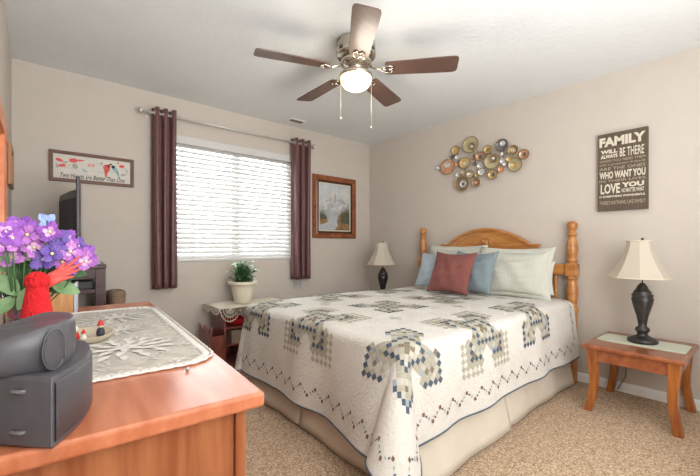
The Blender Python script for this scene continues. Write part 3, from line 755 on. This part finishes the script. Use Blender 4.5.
def lamp(loc, label, rot=0):
    t = thing('table_lamp', label, 'lamp', loc, rot)
    MB().lathe([(.078, 0), (.085, .006), (.085, .018), (.074, .03), (.045, .042), (.03, .052), (.03, .066), (.038, .074), (.042, .088), (.036, .1), (.024, .108), (.026, .135), (.034, .18), (.048, .23), (.058, .27), (.062, .295),
                (.055, .308), (.061, .314), (.061, .322), (.05, .33), (.052, .338), (.044, .35), (.034, .362), (.03, .375), (.02, .39), (.012, .4)], n=32).build('lamp_base', 'black', t)
    MB().tube([(0, 0, .4), (0, 0, .69)], .004, 8).build('harp', 'nickel', t)
    prof = []
    for i in range(13):
        q = i/12; r = .068+.098*(q**1.7)+.01*q; prof.append((r, .685-.25*q))
    m = MB(); m.lathe(prof, n=8, smooth=False, cap=False)
    o = m.build('lamp_shade', 'shade', t); o.rotation_euler = (0, 0, pi/8+.62); o.location = (0, .018, 0); o.modifiers.new('t', 'SOLIDIFY').thickness = .003
    for (r, z) in ((.0695, .684), (.177, .437)):
        tr = MB(); tr.tube([(r*cos(2*pi*i/8), r*sin(2*pi*i/8), z) for i in range(8)], .004, 6, closed=True)
        tr.build('trim', mat('shade_trim', (222, 210, 186), .9), o)
    MB().tube([(-.07, 0, .68), (.07, 0, .68)], .002, 6).tube([(0, -.07, .68), (0, .07, .68)], .002, 6).build('shade_spider', 'nickel', t)
    MB().lathe([(.006, .686), (.01, .69), (.006, .694), (.01, .699), (.006, .704), (.001, .706)], n=12).build('finial', 'black', t)
    return t
lamp((3.12, .6, .4545), 'bronze table lamp with cream bell shade on the near end table beside bed')
lamp((3.08, 3.0, .4505), 'bronze table lamp with cream shade in the far corner beyond the bed')
m = MB().tube([(3.368, .72, .3), (3.36, .66, .26), (3.35, .62, .235), (3.34, .58, .22), (3.345, .545, .24), (3.35, .56, .27), (3.355, .6, .262), (3.35, .64, .25)], .006, 8)
m.tube([(3.368, .72, .3), (3.372, .74, .26), (3.376, .75, .12), (3.37, .8, .01)], .003, 6)
tag(m.build('power_cord', 'tvblack'), 'looped black power cord hanging behind the near end table', 'cord')

# ------------------------------------------------------------ magazine side table, lace cloth, plant
mt = thing('magazine_table', 'mahogany magazine rack side table under the window', 'side table', (1.25, 3.13, 0))
def panel(pts, x0, x1): return MB().prism(pts, x0, x1, axis='x')
scroll = [(0, .05), (.0, .0), (.03, 0), (.06, .03), (.24, .03), (.27, 0), (.3, 0), (.3, .05), (.3, .40), (.3, .545), (.0, .545), (.012, .5), (.0, .46), (.012, .42), (.0, .38)]
for x in (0, .56): panel(scroll, x, x+.018).build('side_panel', 'mahog', mt, bevel=.002)
for z in (.05, .22, .37): MB().box(.018, .56, .01, .3, z, z+.016).build('shelf', 'mahog', mt, bevel=.002)
MB().box(-.02, .6, -.015, .315, .545, .563).build('tabletop', 'mahog', mt, bevel=.004)
MB().box(.018, .56, .29, .3, .066, .37).build('back_panel', 'mahog', mt)
pk = []
for i in range(13):
    u = i/12; pk.append((.0+.3*u, .38+.035*cos(u*4*pi)))
panel([(.3, .1), (0, .1)]+pk, -.115, -.1).build('rack_panel', 'mahog', mt, bevel=.002)
MB().box(-.1, 0, .0, .3, .1, .115).build('rack_bottom', 'mahog', mt)
for yy in (0, .288): MB().box(-.1, 0, yy, yy+.012, .115, .33).build('rack_end', 'mahog', mt)
m = MB().lathe([(.045, 0), (.085, .004), (.1, .02), (.104, .05), (.108, .055), (.1, .054), (.094, .02), (.05, .01)], n=28)
tag(m.build('red_bowl', mat('red_enamel', (196, 32, 40), .2, coat=.5), loc=(1.42, 3.27, .3865)), 'shiny red round bowl on the upper shelf of the magazine table', 'bowl')
bx_ = thing('storage_box', 'grey-brown cardboard box on the lower shelf of the magazine table', 'box', (1.47, 3.27, .2365))
MB().box(-.14, .14, -.11, .11, 0, .115).build('box_body', mat('box_greige', (150, 134, 114), .8), bx_, bevel=.003)
MB().lathe([(.02, -.1105), (.02, -.113)], (-.03, 0, .06), 16, axis='y').build('box_label', 'white', bx_)
# crocheted cloth
cl = MB(); cx0, cx1, cy0, cy1, cz = 1.2, 1.9, 3.09, 3.48, .564
cl.box(cx0+.01, cx1-.01, cy0+.01, cy1-.01, cz, cz+.003)
def netting(p0, p1, out, depth_):
    p0 = Vector(p0); p1 = Vector(p1); L = (p1-p0).length; d = (p1-p0)/L; o_ = Vector(out)
    def pos(s, q): return p0+d*s+o_*(.006+.012*q)+Vector((0, 0, .002-q))
    ns = max(2, round(L/.16)); w_ = L/ns
    cl.tube([p0+o_*.004, p1+o_*.004], .004, 6)
    for k in range(ns):
        c = (k+.5)*w_
        for ring, dd in ((1, 1.), (.72, .7), (.45, .42)):
            cl.tube([pos(c+w_/2*ring*cos(a), depth_*dd*sin(a)) for a in [pi*i/12 for i in range(13)]], .0032, 5)
        for a in [pi*i/10 for i in range(1, 10)]:
            cl.tube([pos(c, .004), pos(c+w_/2*cos(a), depth_*sin(a))], .0018, 4)
        for a in [pi*i/12 for i in range(0, 13)]: 
            p = pos(c+w_/2*cos(a), depth_*sin(a)+.004); cl.sphere(p, .006, 0, 6)
netting((cx0, cy0, cz+.002), (cx1, cy0, cz+.002), (0, -1, 0), .115)
netting((cx0, cy1, cz+.002), (cx0, cy0, cz+.002), (-1, 0, 0), .055)
netting((cx1, cy0, cz+.002), (cx1, cy1, cz+.002), (1, 0, 0), .06)
tag(cl.build('crochet_cloth', 'crochet'), 'cream crocheted cloth with open scalloped edge on the magazine table', 'lace cloth')
pot = thing('plant_pot', 'cream ribbed plastic flower pot on the crocheted cloth', 'plant pot', (1.5, 3.3, cz+.004)); pot.scale = (1.12, 1.12, 1.22)
MB().lathe([(.066, 0), (.07, .004), (.085, .08), (.096, .135), (.1, .14), (.115, .142), (.119, .15), (.12, .165), (.112, .168), (.105, .16), (.1, .15)], n=32, cap=True).build('pot', mat('pot_cream', (222, 214, 194), .45), pot)
MB().lathe([(.098, .146), (.098, .15)], n=24).build('soil', mat('potting_soil', (84, 66, 52), .95), pot)
def leaf(b, base, dirv, L, W, m=0, up=Vector((0, 0, 1)), curl=.3):
    d = Vector(dirv).normalized(); s = d.cross(up)
    if s.length < .05: s = d.cross(Vector((1, 0, 0)))
    s.normalize(); nn = s.cross(d); base = Vector(base); vs = []; fs = []
    prof = [(0, .08), (.15, .5), (.35, .9), (.55, 1), (.75, .75), (.9, .38), (1, .03)]
    for (q, w_) in prof:
        c = base+d*L*q-nn*curl*L*q*q
        vs += [c-s*W/2*w_+nn*W*.12*w_, c, c+s*W/2*w_+nn*W*.12*w_]
    for i in range(len(prof)-1):
        for j in range(2): fs.append((i*3+j, i*3+j+1, i*3+j+4, i*3+j+3))
    b.add(vs, fs, m, True)
rl = random.Random(5)
pl = thing('potted_plant', 'small bushy green plant growing in the cream pot', 'plant', (1.5, 3.3, cz+.185)); pl.scale = (1.2, 1.2, 1.12)
st_ = MB(); lf = MB()
for i in range(60):
    a = rl.random()*2*pi; e = rl.uniform(.1, 1.0); L = rl.uniform(.10, .185)
    d = Vector((cos(a)*cos(e*pi/2)*.75, sin(a)*cos(e*pi/2)*.75, .25+sin(e*pi/2)*.85))
    tip = d*L; st_.tube([(d.x*.15, d.y*.15, 0), tuple(tip*.5+Vector((0, 0, .01))), tuple(tip)], .0018, 5)
    for k in range(12):
        q = rl.uniform(.3, 1.05); p = tip*q; aa = rl.random()*2*pi
        leaf(lf, p, (cos(aa), sin(aa), rl.uniform(-.1, .8)), rl.uniform(.03, .046), rl.uniform(.022, .032), rl.choice((0, 0, 1)))
st_.build('stems', mat('plant_stem', (96, 122, 72), .7), pl)
lf.build('leaves', [mat('plant_leaf_green', (96, 148, 88), .5), mat('plant_leaf_pale', (132, 168, 124), .5)], pl, fixn=False)

# ------------------------------------------------------------ dresser
TH = radians(-4.2); DL, DD, DZ = 1.765, .535, .76
dr = thing('dresser', 'long reddish pine dresser in the left foreground', 'dresser', (.42, .80, 0), TH)
o = MB().box(-DD, 0, 0, DL, DZ-.036, DZ).build('dresser_top', 'pine', dr, bevel=.008, seg=3)
MB().box(-DD+.02, -.06, .048, DL-.03, .06, DZ-.036).build('carcass', 'pinev', dr)
for (x, y) in ((-.058, .040), (-.058, DL-.066), (-DD+.012, .040), (-DD+.012, DL-.066)):
    MB().box(x, x+.026, y, y+.036, 0, DZ-.036).build('corner_post', 'pinev', dr, bevel=.003)
MB().box(-DD+.04, -.058, .038, .048, .06, .12).build('base_rail', 'pinev', dr, bevel=.002)
for r in range(3):
    for c in range(3):
        y0 = .07+c*.543; z0 = .085+r*.212
        dwr = MB().box(-.06, -.03, y0, y0+.53, z0, z0+.2).build('drawer', 'pinev', dr, bevel=.004)
        for yy in (.13, .4):
            MB().lathe([(.008, -.022), (.008, -.01), (.016, -.004), (.018, .002), (.012, .007), (.002, .008)], (0, y0+yy, z0+.1), 14, axis='x').build('knob', 'pinev', dwr)
def dl(x, y, z=DZ):   # dresser-local -> world
    return (.42+x*cos(TH)-y*sin(TH), .80+x*sin(TH)+y*cos(TH), z)
# lace runner: local frame of the dresser top
rt = thing('lace_runner', 'white lace runner with floral pattern on dresser top', 'lace runner', dl(-.015, .31, DZ+.002), TH)
LW, LL = .43, 1.2; out = []
def rr_outline(w_, l_, rad, x0=0, y0=0, n=10):
    pts = []
    for (cx, cy, a0) in ((-rad, l_-rad, 0), (-w_+rad, l_-rad, pi/2), (-w_+rad, rad, pi), (-rad, rad, 3*pi/2)):
        for i in range(n+1): a = a0+pi/2*i/n; pts.append((x0+cx+rad*cos(a), y0+cy+rad*sin(a)))
    return pts
def resample(pts, step):
    P = [Vector(p) for p in pts]; P.append(P[0]); res = []; acc = 0; nxt = 0
    for a, c in zip(P[:-1], P[1:]):
        L = (c-a).length
        while nxt <= acc+L and L > 0: res.append(a+(c-a)*((nxt-acc)/L)); nxt += step
        acc += L
    return res
base = resample(rr_outline(LW, LL, .10), .006); ctr = Vector((-LW/2, LL/2)); sc = []
for i, p in enumerate(base):
    q = base[(i+1) % len(base)]-base[i-1]; nrm = Vector((q.y, -q.x)).normalized()
    sc.append(p+nrm*.006*abs(sin(i*.006*pi/.036)))
MB().prism([tuple(p) for p in sc], 0, .0016).build('net_ground', 'lace', rt)
m = MB()
m.tube([(p.x, p.y, .003) for p in sc[::2]], .0035, 6, closed=True)
inn = resample(rr_outline(LW-.05, LL-.05, .085, -.025, .025), .01)
m.tube([(p.x, p.y, .002) for p in inn], .0018, 5, closed=True)
for k, p in enumerate(resample(rr_outline(LW-.03, LL-.03, .09, -.015, .015), .022)):
    m.sphere((p.x, p.y, .002), .0125, 0, 8, (1, 1, .28))
rk = random.Random(9)
for k in range(0, len(inn), 5):
    p = inn[k]; a = rk.random()*6.28
    for j in range(3):
        a2 = a+j*2.1; leaf(m, (p.x-.0+cos(a2)*.004, p.y+sin(a2)*.004, .003), (cos(a2), sin(a2), 0), .022, .012, curl=0)
def lflower(cx, cy, R):
    for ring, cnt in ((1, 14), (.66, 10), (.34, 6)):
        for k in range(cnt):
            a = 2*pi*k/cnt+ring; b0 = (cx+cos(a)*R*(ring-.34), cy+sin(a)*R*(ring-.34), .0025+.0008*(1-ring))
            leaf(m, b0, (cos(a), sin(a), 0), R*.42, R*.2, curl=0)
for cy_, R in ((.30, .14), (.62, .09), (.92, .13)): lflower(-LW/2, cy_, R)
for k in range(60):
    x = rk.uniform(-LW+.06, -.06); y = rk.uniform(.06, LL-.06); a = rk.random()*6.28
    for j in range(4): leaf(m, (x+j*.012*cos(a), y+j*.012*sin(a), .0025), (cos(a+1*(1 if j % 2 else -1)), sin(a+1*(1 if j % 2 else -1)), 0), .022, .01, curl=0)
m.build('raised_floral_threads', 'lacew', rt, fixn=False)
g = MB().sphere((0, 0, .006), .006, 0, 12); p, _ = at(187.5, 371, 'z', DZ)
tag(g.build('glass_bead', mat('bead_silver', (190, 190, 200), .1, .6), loc=(p.x, p.y, DZ)), 'tiny shiny bead on the dresser by the lace edge', 'bead')

# speakers
def smooth_closed(pts, k=3):
    for _ in range(k):
        q = []
        for i in range(len(pts)):
            a = Vector(pts[i-1]); b_ = Vector(pts[i]); q += [a*.25+b_*.75]
            c = Vector(pts[(i+1) % len(pts)]); q += [b_*.75+c*.25]
        pts = q
    return [tuple(p) for p in pts]
def catmull(pts, n=6):
    P = [Vector(p) for p in pts]; res = []
    for i in range(len(P)-1):
        p0 = P[max(i-1, 0)]; p1 = P[i]; p2 = P[i+1]; p3 = P[min(i+2, len(P)-1)]
        for k in range(n):
            t = k/n; res.append(.5*((2*p1)+(-p0+p2)*t+(2*p0-5*p1+4*p2-p3)*t*t+(-p0+3*p1-3*p2+p3)*t**3))
    res.append(P[-1]); return [tuple(p) for p in res]
sp = thing('shelf_speaker', 'larger lower grey speaker with curved grille on the dresser corner', 'speaker', (0, 0, DZ))
front = [(-.106, .925), (-.044, .872), (.022, .802)]
curve = catmull([(.024, .803), (.058, .862), (.084, .93), (.095, 1.01), (.085, 1.08), (.05, 1.12), (0, 1.135)], 6)
outb = front+curve+[(-.095, 1.135)]
MB().prism(outb, 0, 0, scales=[(.002, .97), (.008, 1), (.118, 1), (.125, .985)], smooth=False).build('cabinet', 'spk', sp)
g = MB(); pts = curve[1:30]; vs = []; fs = []
cxm, cym = -.02, .98
for (x, y) in pts:
    d = Vector((x-cxm, y-cym)).normalized()*.0045
    for (z, k) in ((.012, 0), (.014, 1), (.112, 1), (.114, 0)): vs.append((x+d.x*k, y+d.y*k, z))
for i in range(len(pts)-1):
    for j in range(3): fs.append((i*4+j, i*4+4+j, i*4+5+j, i*4+1+j))
g.add(vs, fs, 0, True); g.build('curved_grille', 'spkg', sp)
for z in (.03, .10):
    m = MB(); a = Vector((-.044, .872, z)); d = (Vector((.022, .802, z))-a)
    nrm = Vector((-d.y, d.x, 0)).normalized()*-1
    m.tube([a+d*.22+nrm*-.001, a+d*.27+nrm*.004, a+d*.45+nrm*.004, a+d*.5+nrm*-.001], .0035, 8); m.build('grip_slot', mat('slot_grey', (112, 108, 110), .4), sp)
s2 = thing('shelf_speaker', 'smaller upper grey speaker with oval opening stacked on the other speaker', 'speaker', (0, 0, DZ+.1255))
curve2 = catmull([(.012, .838), (.042, .866), (.06, .905), (.066, .95), (.058, 1.0), (.034, 1.035), (0, 1.05)], 6)
out2 = [(-.106, .85), (-.044, .842)]+curve2+[(-.1, 1.06)]
wedge = MB().prism(out2, 0, 0, scales=[(0, .86), (.01, .93), (.03, .985), (.05, 1), (.068, .97), (.077, .92), (.08, .86)], smooth=True)
wedge.v = [(x, y, z*(1+min(0, x-.02)*3.5)) for (x, y, z) in wedge.v]
wedge.build('cabinet', 'spk', s2)
m = MB(); ring = []
P0 = Vector((.0245, .847, .038)); tdir = Vector((.72, .69, 0)).normalized(); nrm = Vector((.69, -.72, 0))
vs = [P0+nrm*.012]+[P0+tdir*.021*cos(2*pi*i/28)*1.0+Vector((0, 0, .034*sin(2*pi*i/28)))+nrm*.006 for i in range(28)]
m.add(vs, [(0, 1+i, 1+(i+1) % 28) for i in range(28)], 0, True)
m.build('oval_grille', 'spkg', s2)
MB().tube([P0+tdir*.023*cos(2*pi*i/28)+Vector((0, 0, .036*sin(2*pi*i/28)))+nrm*.005 for i in range(28)], .0014, 6, closed=True).build('oval_rim', 'spk', s2)

# red plush, red spray, vase and flowers, box, tray with figurines
zt = DZ
rp_ = thing('red_plush_bottle_cover', 'bright red plush cover with fluffy top behind the speakers', 'plush ornament', (.006, 1.16, zt)); rp_.scale = (.78, .78, 1.05)
MB().lathe([(.036, 0), (.04, .01), (.04, .12), (.036, .15), (.03, .16)], n=24).build('dark_base', 'tvblack', rp_)
MB().lathe([(.041, .125), (.042, .15), (.038, .18), (.031, .215), (.027, .235), (.02, .245)], n=24).build('plush_body', 'red', rp_)
m = MB(); rf = random.Random(2)
for i in range(70):
    a = rf.random()*2*pi; e = rf.uniform(-.6, 1.4); d = Vector((cos(a)*cos(e), sin(a)*cos(e), sin(e)*.6))
    m.sphere(Vector((0, 0, .25))+d*.024, .009, 0, 7)
m.sphere((0, 0, .25), .027, 0, 14, (1, 1, .7)); m.build('fluffy_top', 'red', rp_)
sp_ = thing('red_spray', 'coral red hand-shaped feathery spray beside the purple flowers', 'ornament', (.008, 1.205, zt)); sp_.scale = (.85, .85, 1.03)
m = MB().tube([(0, 0, 0), (.003, 0, .12), (.0, 0, .2), (.004, -.004, .235)], .003, 6)
for k, (dx_, dz_, L) in enumerate(((.055, .012, 1), (.07, .03, 1), (.078, .047, 1), (.07, .062, 1), (.035, .05, 1))):
    m.tube([(.002, -.002, .235), (.03, -.01+.002*k, .25+.004*k), (.03+dx_*.5, -.012, .25+dz_*.55), (.028+dx_, -.014, .248+dz_)], [.009, .011 if k < 4 else .007, .0055, .0015], 8)
m.sphere((.022, -.008, .25), .018, 0, 12, (1.2, .5, .8)); m.build('spray', 'coral', sp_)
vs_ = thing('glass_vase', 'clear glass vase holding the purple flowers left of the red plush', 'vase', (-.03, 1.30, zt))
clear = mat('clear_glass', (240, 244, 240), .03, trans=.95)
MB().lathe([(.028, 0), (.03, .004), (.03, .2), (.033, .225), (.031, .226), (.0275, .2), (.027, .01), (.001, .008)], n=24, cap=False).build('glass', clear, vs_)
m = MB()
for k in range(5): m.lathe([(.008, .012+k*.036), (.015, .018+k*.036), (.017, .028+k*.036), (.013, .038+k*.036), (.006, .044+k*.036)], (-.006, -.004, 0), 16, m=k % 2)
m.build('pink_beads', [mat('bead_pink', (224, 96, 148), .3), mat('bead_rose', (236, 150, 180), .3)], vs_)
fl = thing('purple_flower_bouquet', 'artificial purple hydrangea-like flowers with green leaves in vase', 'flowers', (-.03, 1.30, zt+.03))
FB = Vector((-.03, 1.30, zt+.03))
petm = [mat('petal_purple', (150, 84, 176), .6, rgb2=(120, 64, 158), scale=40), mat('petal_lilac', (182, 118, 182), .6, rgb2=(156, 92, 174), scale=40), mat('petal_violet', (110, 84, 160), .6, rgb2=(92, 66, 150), scale=40), mat('flower_eye', (216, 210, 160), .7), mat('petal_pale', (222, 178, 212), .6, rgb2=(206, 150, 204), scale=60)]
FP0 = [(12, 238, 0), (45, 245, 1), (12, 258, 1), (62, 262, 1), (74, 252, 2), (38, 236, 0), (28, 228, 0), (50, 232, 0), (66, 240, 0), (84, 256, 0), (55, 250, 2), (20, 226, 0), (2, 244, 2), (34, 248, 1), (5, 232, 0), (78, 246, 2), (70, 268, 1), (44, 260, 2), (24, 240, 1), (58, 238, 2), (86, 262, 1)]
FP = FP0+[(x+7, y+9, (i*2) % 3) for i, (x, y, q) in enumerate(FP0) if y < 256 and i % 2]+[(x-8, y+6, (i+1) % 3) for i, (x, y, q) in enumerate(FP0) if y < 250 and i % 3 == 0]
green = [mat('leaf_green', (84, 120, 70), .5, rgb2=(58, 94, 52), scale=30), mat('leaf_green_light', (124, 156, 104), .5, rgb2=(96, 132, 80), scale=30)]
stems = MB()
for k, (px, py, mi) in enumerate(FP):
    y = 1.22+.04*((k*5) % 7)/3; p, zc = at(px, py, 'y', y)
    p.x = max(p.x, -.07); c = p-FB; R = .025+.003*(k % 3)
    toward = (Vector((0, 0, 1.15))-p).normalized()
    ax = toward+Vector((rl.uniform(-.4, .4), rl.uniform(-.2, .2), rl.uniform(0, .5))); ax.normalize()
    s = ax.cross(Vector((0, 0, 1))).normalized(); t2 = s.cross(ax); m = MB(); a0 = rl.random()
    for j in range(4):
        a = a0+2*pi*j/4+rl.uniform(-.15, .15); d = s*cos(a)+t2*sin(a); vs = [c+d*.002]; fs = []
        sd_ = ax.cross(d)
        for i in range(13):
            q = -1.25+2.5*i/12; rad = R*(1+.07*sin(i*2.6+j))*(.82+.18*cos(q*1.6))
            vs.append(c+d*(rad*(.48+.52*cos(q)))*1.0+sd_*rad*.62*sin(q)+ax*(.3*rad*(1-abs(q)*.3)+.002*sin(i*2.1+k)))
        base_ = len(vs)
        mid = [c+(p_-c)*.5+ax*.0025 for p_ in vs[1:]]; vs += mid
        m.add(vs, [(base_+i, 1+i, 2+i, base_+i+1) for i in range(12)], mi, True); m.add(vs, [(0, base_+i, base_+i+1) for i in range(12)], 4 if (mi != 2 and k % 3) else mi, True)
    m.sphere(c+ax*.004, .0042, 3, 8)
    m.build('blossom', petm, fl, fixn=False)
    stems.tube([(0, 0, .0), (c.x*.15, c.y*.15, .12), (c.x*.6, c.y*.6, max(.14, c.z*.7)), tuple(c)], .002, 5)
stems.build('stems', green[0], fl)
LFp = [(8, 285, -50, .075), (30, 275, -20, .07), (20, 270, 40, .08), (5, 268, 160, .07), (45, 278, 15, .07), (60, 275, 10, .09), (35, 290, 200, .08), (75, 272, -10, .06), (50, 285, -30, .08), (10, 300, -160, .06), (40, 265, 60, .08), (0, 290, -60, .08), (66, 288, -20, .07), (15, 280, 100, .07), (25, 292, -70, .07)]
for k, (px, py, an, L) in enumerate(LFp):
    p, zc = at(px, py, 'y', 1.26+.03*(k % 3)); p.x = max(p.x, -.055); c = p-FB; m = MB()
    d = Vector((cos(radians(an)), -.25, sin(radians(an))))
    if d.x < 0: d.x *= .3
    leaf(m, c-d*L*.5, d, L, L*.55, 0 if k % 3 else 1, up=Vector((0, -1, .5)), curl=.15)
    m.build('leaf', [green[0], green[1]], fl, fixn=False)
p, zc = at(47, 222, 'y', 1.24)
bf = thing('butterfly_ornament', 'small blue butterfly ornament on the top of the purple flowers', 'butterfly', tuple(p))
MB().tube([(0, 0, -.012), (0, 0, .012)], .0018, 6).tube([(0, 0, -.012), (-.002, .01, -.06)], .0008, 4).build('body', 'tvblack', bf)
for s in (-1, 1):
    m = MB(); leaf(m, (0, 0, 0), (s*.6, -.2, .8), .026, .02, up=Vector((0, -1, 0)), curl=.05); leaf(m, (0, 0, -.002), (s*.7, -.2, -.3), .018, .014, up=Vector((0, -1, 0)), curl=.05)
    m.build('wing', mat('butterfly_blue', (110, 136, 206), .5, rgb2=(160, 180, 226), scale=200), bf, fixn=False)
wb_ = thing('wooden_box', 'tan wooden box with pale blue-white side behind the red spray', 'box', (.112, 2.42, zt), -.15); wb_.scale = (.85, .85, 1.0)
MB().box(-.07, .06, -.05, .05, 0, .145).build('box_body', mat('tan_box', (206, 156, 104), .6, rgb2=(192, 138, 86), scale=8, stretch=(8, 8, 1)), wb_, bevel=.006)
MB().box(.061, .075, -.055, .052, 0, .155).build('side_board', mat('pale_blue_board', (196, 204, 216), .6), wb_, bevel=.004)
MB().box(-.072, .06, -.054, -.0505, .135, .15).build('cream_edge', mat('cream_edge', (232, 220, 196), .6), wb_)
p, zc = at(91, 330, 'z', DZ)
TC = Vector((.148, 1.66, DZ+.0065))
tr = thing('ornament_tray', 'shallow beige oval tray on the lace runner by the speakers', 'tray', tuple(TC), TH)
pts = [(.085*cos(2*pi*i/32), .115*sin(2*pi*i/32)) for i in range(32)]
MB().prism(pts, 0, 0, scales=[(0, .8), (.004, .9), (.02, 1), (.022, 1.02), (.0215, .96), (.007, .84), (.006, .1)], smooth=True).build('tray', mat('tray_beige', (204, 192, 168), .5), tr)
def fig(dx, dy, h, label, body, hat):
    f = thing('figurine', label, 'figurine', (TC.x+dx, TC.y+dy, TC.z+.007))
    MB().lathe([(h*.2, 0), (h*.24, h*.15), (h*.2, h*.4), (h*.12, h*.52)], n=14).build('body', body, f)
    MB().sphere((0, 0, h*.62), h*.15, 0, 12).build('head', mat('figurine_cream', (228, 214, 186), .6), f)
    MB().lathe([(h*.2, h*.66), (h*.16, h*.72), (h*.13, h*.86), (h*.05, h)], n=12).build('hat', hat, f)
redp = mat('figurine_red', (206, 48, 52), .5); wh = mat('figurine_white', (226, 220, 208), .6); dk = mat('figurine_dark', (50, 54, 66), .6)
fig(-.035, -.03, .05, 'small red and white figurine nearest the speaker on the tray', redp, wh)
fig(-.015, -.065, .04, 'smallest red-hatted figurine at the front of the tray', wh, redp)
fig(.04, -.02, .06, 'dark-bodied figurine with red hat on the right of the tray', dk, redp)

# ------------------------------------------------------------ TV stand, TV, boxes
tv_s = thing('tv_stand', 'dark brown wooden stand with open shelves in the left corner', 'tv stand', (.36, 2.86, 0), radians(-4))
SW, SL, SH = .44, .62, .985
MB().box(-SW, 0, 0, SL, SH-.028, SH).build('top', 'espresso', tv_s, bevel=.004)
for (x, y) in ((-.06, .004), (-SW+.004, .004), (-.06, SL-.06), (-SW+.004, SL-.06)): MB().box(x, x+.056, y, y+.056, 0, SH-.028).build('post', 'espresso', tv_s, bevel=.003)
MB().box(-SW+.06, -.06, .012, .032, SH-.085, SH-.028).box(-.03, -.01, .06, SL-.06, SH-.06, SH-.028).build('rail', 'espresso', tv_s)
for z in (.1, .46, .80): MB().box(-SW+.01, -.006, .01, SL-.01, z, z+.026).build('shelf', 'espresso', tv_s, bevel=.002)
def sl(x, y, z):
    a = radians(-4); return (.36+x*cos(a)-y*sin(a), 2.86+x*sin(a)+y*cos(a), z)
tag(MB().box(-.15, .15, 0, .22, 0, .045).build('set_top_box', 'tvblack', loc=sl(-.22, .08, .8265), rotz=radians(-4), bevel=.003), 'flat black media box on upper shelf of dark stand', 'media box')
tag(MB().box(-.07, .07, 0, .1, 0, .014).build('disc_player', mat('silver_plastic', (176, 176, 178), .3), loc=sl(-.1, .03, SH+.001), rotz=radians(-4), bevel=.003), 'slim silver device on top of the dark stand beside the television', 'media player')
tvt = thing('television', 'flat screen television seen edge-on standing on the dark stand', 'television', sl(-.13, .32, SH+.001), radians(-5.5))
b = MB().box(-.022, .0, -.335, .235, .05, .555); b.build('screen_bezel', 'tvblack', tvt, bevel=.006)
MB().box(.0, .003, -.32, .22, .065, .54).build('screen', mat('tv_glass', (22, 22, 26), .1), tvt)
m = MB().prism([(-.3, .10), (.2, .10), (.2, .42), (.12, .48), (-.2, .48), (-.3, .42)], 0, 0, axis='x', scales=[(-.022, 1.05), (-.06, .95), (-.11, .75)], smooth=False)
m.build('rear_housing', 'tvblack', tvt)
MB().lathe([(.1, 0), (.1, .008), (.03, .014), (.02, .06)], (-.02, -.05, 0), 24).build('stand_foot', 'tvblack', tvt)

# low tan hamper behind the dresser end, wall plate below the right curtain
hb = thing('laundry_hamper', 'tan rounded hamper on the floor between dark stand and left curtain', 'hamper', (.475, 3.36, 0))
MB().prism(smooth_closed([(-.05, -.12), (.07, -.12), (.07, .12), (-.05, .12)], 2), 0, 0, scales=[(0, .85), (.02, .88), (.70, 1.0), (.72, 1.0)], smooth=True).build('basket_body', mat('wicker_tan', (158, 134, 108), .8, rgb2=(134, 110, 86), scale=60, bump=.5, bscale=90), hb)
MB().prism(smooth_closed([(-.05, -.12), (.07, -.12), (.07, .12), (-.05, .12)], 2), 0, 0, scales=[(.72, 1.04), (.74, 1.05), (.755, .9), (.762, .6)], smooth=True).build('lid', mat('wicker_lid', (146, 122, 98), .8, bump=.4, bscale=90), hb)
wp = thing('wall_plate', 'small grey wall plate just below the right burgundy curtain', 'wall plate', (2.27, YW, .675))
MB().box(-.057, .057, -.006, 0, -.055, .055).build('cover', mat('plate_grey', (184, 180, 176), .5), wp, bevel=.002)
for x in (-.022, .022): MB().box(x-.012, x+.012, -.008, -.0055, -.02, .02).build('socket', mat('socket_grey', (168, 164, 160), .5), wp, bevel=.001)
